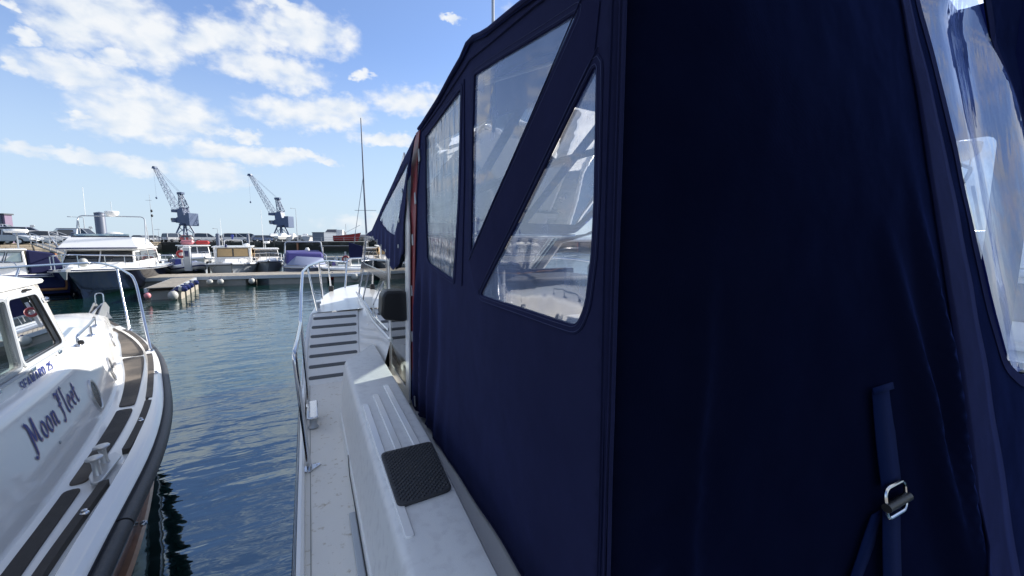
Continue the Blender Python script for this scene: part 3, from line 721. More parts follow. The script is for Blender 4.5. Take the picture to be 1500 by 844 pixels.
for q in holes:
    OC(MB().add([(.622, a, b) for a, b in q], [tuple(range(len(q)))]), 'pane', 'glass_dark', wf)
# tall quarter pane between the wheelhouse windows and the red strip
QF = [(3.02, -1.23), (3.86, -1.22), (3.79, -.6), (3.74, .2), (2.95, .60), (2.86, .1)]
QH = [(3.12, -1.14), (3.74, -1.13), (3.70, -.6), (3.66, .18), (2.98, .50), (3.0, -.1)]
qf = O(thick_panel(QF, [QH], .616, .628, .3), 'quarter_frame', 'gelcoat_clean')
OC(MB().add([(.618, a, b) for a, b in QH], [tuple(range(len(QH)))]), 'pane', 'glass', qf)
rd = [(3.12, -1.21), (2.94, -1.23), (2.86, -.4), (2.78, 0), (2.66, .50), (2.58, .67), (2.68, .67), (2.83, .50), (2.96, 0), (3.06, -.4)]
O(MB().prism([(.640, a, b) for a, b in rd], [(.646, a, b) for a, b in rd]), 'red_pillar', 'red')
# flood lamp on the pillar
fl = MB(); lp = [(.36, -.555), (.40, -.585), (.62, -.575), (.62, -.385), (.44, -.36), (.365, -.40)]
lp = [(.445, -.40), (.435, -.53), (.46, -.575), (.60, -.60), (.63, -.58), (.63, -.385), (.60, -.368), (.475, -.365)]
fl.prism([(x, 3.00, z) for x, z in lp], [(x, 3.17, z) for x, z in lp])
flo = O(fl, 'flood_lamp', 'black', bevel=.018, seg=3)
OC(MB().prism([(x * .93 + .04, 3.165, z * .9 - .048) for x, z in lp], [(x * .93 + .04, 3.19, z * .9 - .048) for x, z in lp]), 'lamp_glass', 'glass_dark', flo)
# wheelhouse front and starboard side, dash, seats: what shows through the panes
wh = MB()
wh.prism([(.66, 6.5, -.82), (3.44, 6.5, -.82), (3.44, 6.55, -.82), (.66, 6.55, -.82)], [(.64, 5.34, .04), (3.46, 5.34, .04), (3.46, 5.38, .05), (.64, 5.38, .05)])
O(wh, 'windscreen', 'glass')
O(MB().box((.64, 5.30, .03), (3.46, 5.40, .085)), 'windscreen_header', 'gelcoat_clean', bevel=.01)
O(MB().prism([(.63, 5.3, -.93), (3.47, 5.3, -.93), (3.47, 6.62, -.93), (.63, 6.62, -.93)], [(.63, 5.3, -.80), (3.47, 5.3, -.80), (3.3, 6.58, -.80), (.8, 6.58, -.80)]), 'cabin_top', 'gelcoat', bevel=.03)
O(MB().box((.8, 4.2, -1.3), (3.3, 5.25, -.45)), 'dashboard', 'int_dark', bevel=.05)
O(MB().box((.75, 4.9, -1.5), (3.4, 5.0, -.4)), 'bulkhead', 'int_dark')
for sx in (1.3, 2.7):
    st = O(MB().box((sx - .25, 3.3, -.95), (sx + .25, 3.75, -.82)), 'helm_seat', 'int_grey', bevel=.04)
    OC(MB().box((sx - .24, 3.22, -.82), (sx + .24, 3.34, -.22)), 'backrest', 'int_grey', st, bevel=.05)
    OC(MB().box((sx - .05, 3.5, -1.5), (sx + .05, 3.6, -.95)), 'pedestal', 'steel', st)
O(MB().lathe([(.17, 0), (.185, .012), (.17, .024), (.165, .012)], (1.3, 4.16, -.42), (0, -.8, .6), 24), 'steering_wheel', 'black', smooth=True)
# --- the canvas enclosure
def ztop(y): return lerp(y, [.78, 1.15, 1.27, 1.53, 1.60, 1.66, 1.73, 1.77, 1.94, 2.16, 2.56], [.69, .738, .758, .792, .812, .828, .830, .808, .782, .738, .69])
def wrk(y, z):
    v = .010 * noise.noise(Vector((y * 2.0, z * 1.2, 5)))
    # gathers at the fore edge, hanging from the window corner
    e = max(0, min(1, (y - 2.1) / .6)) * max(0, min(1, (-.15 - z) / .3))
    v += .020 * e * math.sin(y * 30 + z * 5 + 2 * noise.noise(Vector((y * 3, z * 2, 1))))
    e2 = max(0, min(1, (-.75 - z) / .5)); v += .0025 * e2 * math.sin(y * 11 + z * 9)
    return v
SX = .65
side_out = [(.775, -1.235), (1.21, -1.235), (2.2, -1.25), (2.70, -1.215), (2.93, -1.27), (3.00, -1.20), (2.975, -.64), (2.88, -.22), (2.74, .25), (2.62, .50), (2.55, .675)] + [(y, ztop(y) - .01) for y in (2.3, 2.1, 1.9, 1.71, 1.5, 1.37, 1.1, .775)]
side_out = side_out[::-1]
W1 = r2([(1.84, .675), (2.47, .605), (2.50, -.11), (2.45, -.14), (1.99, -.20), (1.90, .2)], .012)
W2 = r2([(1.66, .675), (1.73, -.045), (1.30, .30), (.93, .578)], .012)
W2 = r2([(1.665, .675), (1.735, -.055), (.932, .580)], .012)
W3 = r2([(.85, .43), (1.625, -.235), (1.05, -.238), (.915, -.235), (.875, -.17), (.852, -.04), (.846, .1)], .03)
cv = panel(side_out, [W1, W2, W3], .035, lambda a, b: (SX - wrk(a, b), a, b))
side = O(cv, 'side_curtain', 'canvas', smooth='full', thick=.004)
def hem(P, d, name='hem', m='canvas', parent=side, fnx=lambda a, b: SX - wrk(a, b) - .0035, th=.003, dd=0.0):
    Q = offset_poly(P, d); P2 = offset_poly(P, dd) if dd else P; k = len(P)
    mb = MB(); mb.add([(fnx(a, b), a, b) for a, b in P2] + [(fnx(a, b), a, b) for a, b in Q], [(i, (i+1) % k, k + (i+1) % k, k + i) for i in range(k)])
    return OC(mb, name, m, parent, thick=th)
for wi, P in enumerate((W1, W2, W3)):
    P_ = densify(P, .05)
    hem(P_, .026)
    for d_ in (.006, .021):
        Q_ = offset_poly(P_, d_)
        OC(MB().tube([(SX - wrk(a, b) - .0062, a, b) for a, b in Q_], .0009, 4, closed=True), 'stitching', 'thread', side)
    pn = panel(P_, [], .08, lambda a, b: (SX + .004 - wrk(a, b), a, b))
    OC(pn, 'window_pane', 'vinyl_slack' if wi == 0 else 'vinyl', side, smooth='full')
# darker reinforced band running down between the two triangular windows
bd = [(.86, .72), (.98, .72), (1.79, -.07), (1.99, -.5), (1.80, -.52), (1.66, -.26), (.86, .47)]
bd = [(.895, .605), (1.745, -.095), (1.69, -.20), (1.645, -.222), (.856, .452), (.84, .56)]
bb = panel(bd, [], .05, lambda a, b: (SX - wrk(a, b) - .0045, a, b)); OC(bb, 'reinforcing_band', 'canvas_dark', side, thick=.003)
for q in ([(.90, .612, 0), (1.755, -.093, 0)], [(.842, .458, 0), (1.64, -.232, 0)]):
    st_ = MB().tube([(SX - wrk(a, b) - .007, a, b) for a, b, _ in [Vector(q[0]).lerp(Vector(q[1]), t) for t in frange(0, 1, 16)]], .0022, 5); OC(st_, 'seam', 'canvas', side)
# valance seam under the roof edge, zip line near the corner, vertical seam between windows
def line_on_side(pts, r_, name, m='canvas', o=.005):
    P = []
    for a, b in zip(pts[:-1], pts[1:]):
        for t in frange(0, 1, 9)[:-1]: P.append((a[0] + (b[0] - a[0]) * t, a[1] + (b[1] - a[1]) * t))
    P.append(pts[-1]); return OC(MB().tube([(SX - wrk(a, b) - o, a, b) for a, b in P], r_, 6), name, m, side)
line_on_side([(2.55, .655), (2.1, .70), (1.71, .755), (1.46, .726), (1.15, .70), (.82, .655)], .006, 'piping')
line_on_side([(1.79, .70), (1.80, .3), (1.86, -.22)], .003, 'seam')
line_on_side([(.795, .66), (.80, .2), (.80, -.5), (.80, -1.23)], .003, 'seam')
line_on_side([(.80, -1.215), (1.5, -1.225), (2.2, -1.235), (2.7, -1.20), (2.92, -1.25)], .006, 'hem_roll')
line_on_side([(2.985, -1.19), (2.96, -.64), (2.865, -.22), (2.725, .25), (2.60, .50)], .005, 'hem_roll')
for y, z in ((2.915, -1.18), (2.945, -.70), (2.915, -.36), (2.84, 0.0), (2.73, .27), (2.60, .52)):
    t_ = OC(MB().prism([(SX - .016, y - .018, z - .035), (SX - .016, y + .012, z - .04), (SX - .016, y + .02, z + .035), (SX - .016, y - .006, z + .04)], [(SX - .008, y - .018, z - .035), (SX - .008, y + .012, z - .04), (SX - .008, y + .02, z + .035), (SX - .008, y - .006, z + .04)]), 'fastener', 'galv', side, bevel=.002)
# roof
def roofz(x, y):
    t = (x - SX) / (3.45 - SX); e = min(1, t * 2) if t < .5 else 1 - (t - .5) * .7
    base = ztop(min(y, 2.56)) if y <= 2.56 else .69
    hoop = .012 * math.exp(-((y - 1.58) / .06) ** 2) + .018 * math.exp(-((y - .80) / .08) ** 2) + .012 * math.exp(-((y - 2.52) / .05) ** 2)
    return base - .012 + .75 * (1 - (1 - e) ** 1.6) + hoop * min(1, e * 18) - .012 * (abs(math.sin((y - 1.6) * 3.4))) * e
def yroof(x, y):
    y0 = .77 + max(0, min(1, (x - .70) / .3)) * ((x - .65) / 1.35 * (-.057 + .1866 * roofz(x, .8)) - .005); return y0 + (y - .77) * (2.60 - y0) / 1.83
rf = MB().grid(lambda x, y: (x, yroof(x, y), roofz(x, yroof(x, y))), [.638, .642, .655, .67, .70, .75, .82, .92, 1.05, 1.2, 1.5, 1.8, 2.05, 2.3, 2.6, 2.9, 3.2, 3.4, 3.5, 3.62], frange(.77, 2.60, 40))
roof = O(rf, 'roof_canvas', 'canvas_roof', smooth='full', thick=.006)
OC(MB().tube([(.640, y, ztop(min(y, 2.56)) - .012) for y in frange(.78, 2.6, 24)], .011, 8), 'edge_roll', 'canvas', roof, smooth=True)
for y in (1.22, 1.66, 2.52):
    OC(MB().tube(rnd([(.69, y, ztop(y) - .03), (.72, y, ztop(y) + .0), (.95, y, roofz(1.0, y) - .03), (2.05, y, roofz(2.05, y) - .035), (3.15, y, roofz(1.0, y) - .03), (3.41, y, ztop(y))], .1), .013, 8), 'hoop', 'galv', roof, smooth=True)
# forward sloping cover: side gusset seen from outside, and the sloping sheet with its clear panes
FG = [(2.70, .665), (3.20, .545), (3.96, .355), (4.90, .105), (5.50, .055), (4.84, .035), (4.0, -.13), (3.68, -.26), (3.62, -.25), (3.45, -.22), (3.18, -.10), (3.15, .12), (2.93, .47)]
FH = r2([(2.905, .535), (3.35, .435), (3.96, .30), (4.33, .20), (3.90, .09), (3.52, .035), (3.40, .12)], .02)
def wf2(a, b): return .006 * math.sin(a * 26 + b * 8) * max(0, min(1, (.15 - b) * 4)) + .004 * noise.noise(Vector((a * 3, b * 3, 2)))
gs = O(panel(FG, [FH], .04, lambda a, b: (.603 - wf2(a, b), a * .938, b * .938)), 'forward_gusset', 'canvas', smooth='full', thick=.004)
OC(panel(FH, [], .06, lambda a, b: (.605 - wf2(a, b), a * .938, b * .938)), 'window_pane', 'vinyl', gs, smooth='full')
for y, z in ((4.75, .03), (4.45, -.01), (4.2, -.06), (3.95, -.10), (3.75, -.18), (3.33, -.05), (3.27, .15), (3.12, .36)):
    OC(MB().box((.590, y * .938 - .012, z * .938 - .014), (.596, y * .938 + .012, z * .938 + .014)), 'fastener', 'galv', gs, bevel=.002)
def slope(y): return lerp(y, [2.58, 2.9, 3.96, 4.90, 5.40], [.69, .615, .355, .105, .07])
def slx(f, y):
    x = .64 + 2.82 * f; k = max(0, 1 - (y - 2.58) / 2.4)
    return (x, y, slope(y) + (roofz(x, 2.56) - .69) * k)
panes_f = [[(.05, 3.1), (.32, 3.1), (.32, 4.75), (.05, 4.75)], [(.36, 3.1), (.64, 3.1), (.64, 4.75), (.36, 4.75)], [(.68, 3.1), (.95, 3.1), (.95, 4.75), (.68, 4.75)]]
fc = O(panel([(0, 2.58), (1, 2.58), (1, 5.40), (0, 5.40)], panes_f, .05, slx), 'forward_cover', 'canvas_roof', smooth='full', thick=.004)
for q in panes_f: OC(panel(q, [], .06, slx), 'window_pane', 'vinyl', fc, smooth='full')
OC(MB().tube([slx(f, 3.0 + 1.8 * (1 - f)) for f in frange(.05, .95, 18)], .035, 6), 'rolled_strap', 'canvas', fc)
OC(MB().tube([(.69, 4.9, .06), (3.41, 4.9, .06)], .02, 8), 'cross_bar', 'steel', fc)
# starboard curtain (seen through the windows)
fs_ = [(y, (roofz(3.45, max(.78, y)) - .004) if z > .6 else z) for y, z in side_out]
FW = [r2([(.92, .58), (2.45, .56), (2.45, -.30), (.92, -.34)], .06)]
fsd = O(panel(fs_, FW, .08, lambda a, b: (3.45, a, b)), 'starboard_curtain', 'canvas_roof', thick=.004)
OC(MB().add([(3.448, a, b) for a, b in FW[0]], [tuple(range(len(FW[0])))]), 'window_pane', 'vinyl', fsd)
O(thick_panel([(3.0, -1.23), (6.5, -.82), (5.36, .04), (4.7, .08), (2.65, .66)], [[(3.3, -.85), (6.2, -.75), (5.3, -.05), (3.3, .3)]], 3.44, 3.47, .4), 'starboard_window_frame', 'gelcoat_clean')
# aft curtain: a warped sheet from the upright corner to a seam that kicks out aft at its foot
def Yaft(X, z):
    X = min(X, 2.15); return .76 + (X - .65) / 1.35 * (-.057 + .1866 * min(z, 1.0))
CR = .03
def aft(a, z):                         # a: distance along the cloth from the side curtain
    q = math.pi / 2 * CR; z_ = z
    if a < q: t = a / CR; X = SX + CR * (1 - math.cos(t)); y = .76 + CR * (1 - math.sin(t)); return Vector((X, y, z_))
    X = SX + CR + (a - q); y = Yaft(X, z)
    # folds: gathered pleats low by the corner, a long soft one, and drapes near the seam
    lowf = max(0, min(1, (-.35 - z) / .5)); near = math.exp(-((X - .80) / .10) ** 2)
    f = .012 * lowf * near * math.sin((z + .25 * X) * 26 + 3 * noise.noise(Vector((X * 6, z * 3, 0))))
    f += .020 * math.exp(-((X - .93 - .06 * z) / .035) ** 2) * max(0, min(1, (.1 - z) / .5)) * (1 if z > -.95 else max(0, 1 + (z + .95) * 4))
    f += .045 * math.exp(-((X - 1.90 + .16 * (z + .6)) / .05) ** 2) * max(0, min(1, (.1 - z) / .6))
    f += .050 * math.exp(-((X - 2.02 + .03 * z) / .04) ** 2) * max(0, min(1, (.3 - z) / .7))
    f += .014 * noise.noise(Vector((X * 1.6, z * .9, 9))) + .004 * noise.noise(Vector((X * 7, z * 5, 4)))
    return Vector((X, y - f, z_))
def aX(X): return X - SX - CR + math.pi / 2 * CR
AE = aX(3.62)
aft_out = [(0, -1.235), (.3, -1.24), (1.2, -1.30), (1.6, -1.40), (AE, -1.42)] + [(aX(x), roofz(x, .80) + .004) for x in (3.62, 3.5, 3.4, 3.2, 2.9, 2.6, 2.3, 2.05, 1.8, 1.5, 1.2, 1.0, .85, .75, .70)] + [(0, .685)]
AW = r2([(aX(2.28), 1.12), (aX(2.32), .96), (aX(2.45), .50), (aX(2.51), -.02), (aX(2.565), -.33), (aX(2.60), -.50), (aX(2.74), -.585), (aX(3.15), -.60), (aX(3.38), -.45), (aX(3.46), .2), (aX(3.38), .55), (aX(3.05), 1.10), (aX(2.98), 1.20), (aX(2.36), 1.22)], .05)
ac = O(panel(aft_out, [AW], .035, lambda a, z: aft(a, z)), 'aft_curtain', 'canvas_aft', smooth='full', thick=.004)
OC(panel(AW, [], .05, lambda a, z: aft(a, z) + Vector((0, .006 + .02 * math.sin(a * 9), 0))), 'window_pane', 'vinyl_aft', ac, smooth='full')
def on_aft(pts, r_, name, m='canvas', o=.006):
    P = []
    for a, b in zip(pts[:-1], pts[1:]):
        for t in frange(0, 1, 12)[:-1]: P.append((a[0] + (b[0] - a[0]) * t, a[1] + (b[1] - a[1]) * t))
    P.append(pts[-1]); return OC(MB().tube([aft(aX(a), b) - Vector((0, o, 0)) for a, b in P], r_, 6), name, m, ac, smooth=True)
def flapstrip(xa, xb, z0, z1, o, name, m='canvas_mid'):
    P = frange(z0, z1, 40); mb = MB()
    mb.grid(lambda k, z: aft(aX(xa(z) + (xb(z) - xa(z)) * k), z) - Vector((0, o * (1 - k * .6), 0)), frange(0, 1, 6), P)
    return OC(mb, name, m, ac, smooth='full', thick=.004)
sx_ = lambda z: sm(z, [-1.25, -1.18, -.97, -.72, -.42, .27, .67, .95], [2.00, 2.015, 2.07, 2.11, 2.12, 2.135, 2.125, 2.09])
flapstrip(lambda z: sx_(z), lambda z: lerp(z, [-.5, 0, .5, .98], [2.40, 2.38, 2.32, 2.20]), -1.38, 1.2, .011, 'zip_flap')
hemA = offset_poly(densify(AW, .05), .05); k_ = len(hemA); mbh = MB(); AWd = densify(AW, .05)
mbh.add([aft(a, z) - Vector((0, .005, 0)) for a, z in AWd] + [aft(a, z) - Vector((0, .005, 0)) for a, z in hemA], [(i, (i+1) % k_, k_ + (i+1) % k_, k_ + i) for i in range(k_)])
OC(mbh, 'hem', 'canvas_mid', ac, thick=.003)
# corner zip: a folded flap with two ridges
cz = MB()
for dy, r_ in ((.0, .0055), (.018, .004)):
    cz.tube([(SX - .006 - .006 * noise.noise(Vector((z * 2, dy * 50, 7))) * (1 if z < -.4 else .2), .752 + dy * .8 - .006 * max(0, -.5 - z), z) for z in frange(-1.23, .68, 60)], r_, 6)
OC(cz, 'corner_zip', 'canvas', ac, smooth=True)
# hanging strap with its slide buckle
def strap(x0, z0, x1, z1, wd, o0, o1, name, n_=14):
    mb = MB()
    def fn(k, t):
        x = x0 + (x1 - x0) * t; z = z0 + (z1 - z0) * t; p = aft(aX(x + (k - .5) * wd), z); q_ = aft(aX(x), z); p.y = q_.y - (o0 + (o1 - o0) * t); return p
    mb.grid(fn, [0, .5, 1], frange(0, 1, n_)); return OC(mb, name, 'webbing', ac, smooth='full', thick=.003)
sp_ = strap(1.683, -.485, 1.680, -.80, .125, .008, .016, 'hanging_strap')
strap(1.683, -.478, 1.683, -.50, .132, .012, .014, 'strap_fold', 3)
strap(1.670, -.865, 1.625, -1.22, .115, .018, .028, 'hanging_strap')
strap(1.63, -.88, 1.42, -1.22, .10, .010, .010, 'hanging_strap')
def bkp(x, z): p = aft(aX(x), z); p.y = Yaft(1.70, z) - .03; return p
bk = OC(MB().tube(rnd([bkp(1.605, -.79), bkp(1.735, -.79), bkp(1.735, -.885), bkp(1.605, -.885)], .028, 5, closed=True), .0055, 8, closed=True), 'strap_buckle', 'steel', ac, smooth=True)
OC(MB().tube([bkp(1.597, -.845) - Vector((0, .004, 0)), bkp(1.743, -.845) - Vector((0, .004, 0))], .014, 10), 'buckle_bar', 'black', ac, smooth=True)
# whip aerial above the roof
ae = O(MB().tube([(1.12, 2.55, .70), (1.12, 2.55, 1.15), (1.125, 2.55, 3.0)], [.014, .011, .008], 8), 'whip_aerial', 'galv', smooth=True)
# --- guard rail
RX = -.075
posts = [(RX, 2.87, -1.5, -.125, 2.87, -.70), (RX, 4.02, -1.5, -.10, 4.0, -.76)]
top = [(-.125, 2.80, -.705), (-.11, 3.7, -.725), (-.105, 4.05, -.70), (-.098, 4.6, -.50), (-.085, 5.35, -.36), (-.03, 5.85, -.335), (.11, 6.6, -.325), (.27, 7.55, -.35), (.52, 7.98, -.385), (.86, 8.28, -.40), (1.35, 8.55, -.40)]
top0 = [(-.075, 2.87, -1.49), (-.122, 2.875, -.72), (-.112, 3.15, -.70), (-.104, 3.9, -.715), (-.098, 4.6, -.52), (-.088, 5.35, -.37), (-.03, 5.85, -.335), (.11, 6.6, -.325), (.27, 7.5, -.345), (.60, 7.98, -.40)]
O(MB().tube(rnd(top0, .07, 5), .0155, 12), 'top_rail', 'steel', smooth=True)
for a, b in (((RX, 4.02, -1.495), (-.100, 3.95, -.71)), ((.05, 5.72, -.91), (-.04, 5.80, -.34)), ((.14, 6.71, -.89), (.11, 6.62, -.325)), ((.29, 7.50, -.875), (.265, 7.48, -.345))):
    O(MB().tube([a, b], .0125, 10), 'stanchion', 'steel', smooth=True)
O(MB().tube(rnd([(.53, 7.82, -.87), (.60, 7.90, -.335), (1.3, 8.2, -.33), (2.05, 8.35, -.33), (2.8, 8.2, -.33), (3.5, 7.90, -.335), (3.57, 7.82, -.87)], .06), .015, 10), 'pulpit_rail', 'steel', smooth=True)
O(MB().tube([(.56, 7.86, -.60), (1.3, 8.15, -.60), (2.05, 8.3, -.60)], .0105, 8), 'pulpit_mid_rail', 'steel', smooth=True)
stb = [(4.1 - x, y, z) for x, y, z in top0[1:]]
O(MB().tube(rnd([(4.17, 2.87, -1.49)] + stb, .07, 5), .0155, 12), 'top_rail', 'steel', smooth=True)
for x, y, z in ((RX, 2.87, -1.5), (RX, 4.02, -1.5), (.05, 5.72, -.925), (.14, 6.71, -.91)):
    P = [(x - .028, y - .045), (x + .0, y - .055), (x + .07, y + .02), (x + .065, y + .04), (x - .028, y + .035)]
    bp = O(MB().flat(r2(P, .015), z + .001, z + .010), 'base_plate', 'steel', bevel=.002)
    sc_ = MB()
    for sx, sy in ((-.012, -.035), (.045, .018), (-.012, .022)): sc_.lathe([(.005, 0), (.005, .003), (.002, .0045)], (x + sx, y + sy, z + .010), n=8)
    OC(sc_, 'screws', 'steel', bp, kind='stuff')
# mooring fairlead on the side deck and one by the ramp head; a black clip on the bow post
fr = O(MB().box((-.085, 3.42, -1.392), (-.005, 3.80, -1.372)), 'fairlead', 'steel', bevel=.008)
OC(MB().lathe([(.030, 0), (.040, .01), (.028, .03), (.026, .085), (.034, .11)], (-.045, 3.52, -1.5), n=16), 'roller', 'galv', fr, smooth=True)
OC(MB().lathe([(.030, 0), (.040, .01), (.028, .03), (.026, .085), (.034, .11)], (-.045, 3.70, -1.5), n=16), 'roller', 'galv', fr, smooth=True)
f2 = O(MB().box((.03, 5.92, -.84), (.10, 6.12, -.815)), 'fairlead', 'gelcoat_grey', bevel=.006)
OC(MB().box((.045, 5.95, -.92), (.085, 6.09, -.835)), 'pedestal', 'galv', f2)
O(MB().box((.25, 7.47, -.86), (.33, 7.53, -.77)), 'pole_clip', 'black', bevel=.012)
for y in (5.0, 5.5, 6.1): O(MB().lathe([(.012, 0), (.012, .006), (.004, .01)], (.575, y, sill(y) - .07), (-1, 0, .3), 10), 'vent_button', 'steel')

# ================================================================== the smaller cruiser on the left, Moon Fleet
TX, TY = -3.2545, 9.315
mf = root('cabin_cruiser', 'white cabin cruiser lettered Moon Fleet, with porthole row and black rubber fender, nearest on the left', 'motor boat', (TX, TY, 0), R(8))
mf['label'] = 'white boat lettered Moon Fleet with portholes and black fender, nearest at the left'
MT = lambda v: Vector((v[1], -v[0], v[2] + EYE))          # (back from bow, starboard, height above the eye) -> boat frame
def Fm(mb, name, m, parent=mf, **k): return mb.ob(name, m, parent, tf=MT, **k)
DZ = -1.38
WU = [0, .12, .4, .94, 1.6, 2.32, 3.28, 4.57, 5.42, 6.2, 7.2, 8.3, 9.0]
WW = [.02, .11, .22, .41, .65, .87, 1.09, 1.28, 1.37, 1.395, 1.35, 1.30, 1.26]
def W(u): return sm(u, WU, WW)
def wt(u): return sm(u, [.85, 1.0, 2, 3.2, 4.2, 5.2, 6.5, 7.5, 9], [.02, .20, .50, .73, .905, 1.01, 1.035, 1.0, .97])
def zt(u): return lerp(u, [.85, 1.2, 2.0, 3, 4.2, 5.3, 9], [-1.30, -1.16, -1.06, -.99, -.935, -.905, -.875])
def tside(u, z):      # cabin trunk side, leaning in towards the top, soft shoulder
    h = (z - DZ) / .47
    return wt(u) - .10 * h - .05 * max(0, h - .8) ** 1.5
us = [0.0, .04, .12, .25] + frange(.4, 8.8, 42)
# hull
hp = [(0, .0), (.004, -.045), (-.035, -.075), (-.06, -.12), (-.085, -.30), (-.125, -.55), (-.20, -.72), (-.42, -1.05)]
def mring(u):
    out = []
    for s_ in (1, -1):
        P = []
        for dw, dz in hp:
            b_ = max(0, 1 - u / 3.0)
            uu = u + abs(dz) * .75 * b_; ww = max(.012, W(u) + dw * min(1, .25 + W(u)) - (.28 * b_ * abs(dz)) * min(1, W(u) * 2))
            P.append((uu, ww * s_, DZ + dz))
        out += P if s_ == 1 else [(uu, 0, DZ - 1.35)] + P[::-1]
    return out
rr_ = [mring(u) for u in us]; n = len(rr_[0])
Fm(MB().add([p for r_ in rr_ for p in r_], [(j*n+i, j*n+i+1, (j+1)*n+i+1, (j+1)*n+i) for j in range(len(rr_) - 1) for i in range(n - 1)] + [tuple(range(n)), tuple((len(rr_)-1)*n + i for i in range(n))]), 'hull', 'navy_paint', smooth=True)
# rubber fender belt in lengths, joined by butt joints
def belt(s_, u0, u1):
    return MB().tube([(u, (W(u) + .018) * s_, DZ - .058) for u in frange(u0, u1, max(3, int((u1 - u0) * 7)))], .040, 14)
for s_ in (1, -1):
    for a, b in ((.02, 6.98), (6.995, 8.9)): Fm(belt(s_, a, b), 'rubber_fender', 'rubber', smooth=True)
# teak rubbing strake low on the hull side
for s_ in (1, -1):
    sk = MB()
    sk.grid(lambda k, u: (u, (W(u) + [-.20, -.125, -.11, -.13, -.135, -.12, -.13, -.21][int(k)]) * s_, DZ - .64 - [0, 0, -.015, -.03, -.045, -.06, -.085, -.09][int(k)] * -1), list(range(8)), frange(2.6, 8.8, 34))
    Fm(sk, 'wood_strake', 'wood', smooth=True)
    for u in (6.0, 7.6): Fm(MB().lathe([(.018, 0), (.02, .02), (.012, .035)], (u, (W(u) - .13) * s_, DZ - .61), (0, s_, .2), 12), 'strake_bolt', 'steel', smooth=True)
# deck: walkway and moulded toe rail
dk = MB()
for s_ in (1, -1):
    def dfn(k, u):
        a = wt(u) * .9 if u > .9 else 0; b_ = W(u); k = int(k)
        w0 = [a, a + (b_ - .145 - a) * .5, b_ - .145, b_ - .115, b_ - .095, b_ - .045, b_ - .030, b_ - .0][k] if b_ > .2 else a + (b_ - a) * k / 7
        z = DZ + [0, .003, 0, .004, .034, .034, .030, -.004][k] * min(1, b_ / .25)
        return (u, max(0, w0) * s_, z)
    dk.grid(dfn, list(range(8)), us)
Fm(dk, 'deck', 'gelcoat_clean', smooth=True)
# non-slip pads: broad inner row and narrow outer row
def wpo(u): return max(.05, W(u) - lerp(u, [0, 1, 3.2, 5.2, 6.5, 7.3], [.05, .07, .12, .19, .24, .23]))
def wpi(u): return wt(u) + lerp(u, [.8, 1.5, 3.2, 5.2, 6.5, 7.3], [.03, .035, .035, .055, .04, .04])
def strip(u0, u1, fi, fo, z0, z1, s_=1, n_=14, r_=.035):
    P = [(u, fi(u)) for u in frange(u0, u1, n_)] + [(u, fo(u)) for u in frange(u1, u0, n_)]
    P = [(p.x, p.y) for p in rnd([(a, b, 0) for a, b in P], r_, 3, closed=True)]
    return MB().prism([(a, b * s_, z0) for a, b in P], [(a, b * s_, z1) for a, b in P])
for s_ in (1, -1):
    for a, b in ((1.0, 3.2), (3.30, 5.17), (5.26, 6.50), (6.56, 8.2)):
        Fm(strip(a, b, wpi, wpo, DZ + .0, DZ + .012, s_), 'deck_pad', 'pad')
    fo1 = lambda u: max(.06, W(u) - lerp(u, [0, 1, 3.2, 5.2, 7.3], [.035, .04, .045, .075, .135])); fo0 = lambda u: fo1(u) - lerp(u, [0, 1.5, 5, 7.3], [.045, .055, .045, .038])
    for a, b in ((.25, .95), (1.35, 3.15), (3.32, 5.13), (5.2, 6.2), (6.60, 8.2)):
        Fm(strip(a, b, fo0, fo1, DZ + .004, DZ + .0385 if s_ else 0, s_, 12, .012), 'edge_pad', 'pad')
# cabin trunk with coachroof
tr_ = MB()
def trunk2(j, u):
    j = int(j)            # 0..20, starboard foot over the roof to port foot
    zz = zt(u); h = zz - DZ
    P = [(tside(u, DZ + h * t), DZ + h * t - (.005 if t == 0 else 0)) for t in (0, .25, .5, .75, .9, 1.0)]
    w1 = P[-1][0]
    P += [(w1 - .018, zz + .014), (w1 - .045, zz + .024), (w1 * .8 - .04, zz + .05), (w1 * .4, zz + .085), (0, zz + .095)]
    w_, z = P[j] if j <= 10 else P[20 - j]
    return (u, max(w_, 0) * (1 if j <= 10 else -1), z)
tr_.grid(trunk2, list(range(21)), [.86, .9, .96, 1.05, 1.2, 1.4, 1.7] + frange(2, 8.4, 34))
Fm(tr_, 'cabin_trunk', 'gelcoat_clean', smooth='full')
# portholes
def port(u, z, ru, rz):
    du = .05; a = Vector((u - du, tside(u - du, z), z)); b = Vector((u + du, tside(u + du, z), z)); t1 = (b - a).normalized()
    a = Vector((u, tside(u, z - .05), z - .05)); b = Vector((u, tside(u, z + .05), z + .05)); t2 = (b - a).normalized()
    c = Vector((u, tside(u, z), z)); nn = t1.cross(t2); nn = nn if nn.y > 0 else -nn
    def el(r, o, n_=28): return [c + t1 * (ru * r * math.cos(2 * math.pi * k / n_)) + t2 * (rz * r * math.sin(2 * math.pi * k / n_)) + nn * o for k in range(n_)]
    rg = [el(1.04, -.006), el(1.04, .008), el(1.0, .014), el(.90, .014), el(.86, .011), el(.84, .004)]; n_ = 28
    fr = Fm(MB().add([p for r_ in rg for p in r_], [(j*n_+i, j*n_+(i+1) % n_, (j+1)*n_+(i+1) % n_, (j+1)*n_+i) for j in range(5) for i in range(n_)]), 'porthole', 'steel_dull', smooth=True)
    Fm(MB().add(el(.86, .008), [tuple(range(n_))]), 'glass', 'port_glass', fr)
for u, z, ru, rz in ((5.37, -1.185, .098, .125), (4.44, -1.215, .098, .115), (2.95, -1.20, .10, .085)): port(u, z, ru, rz)
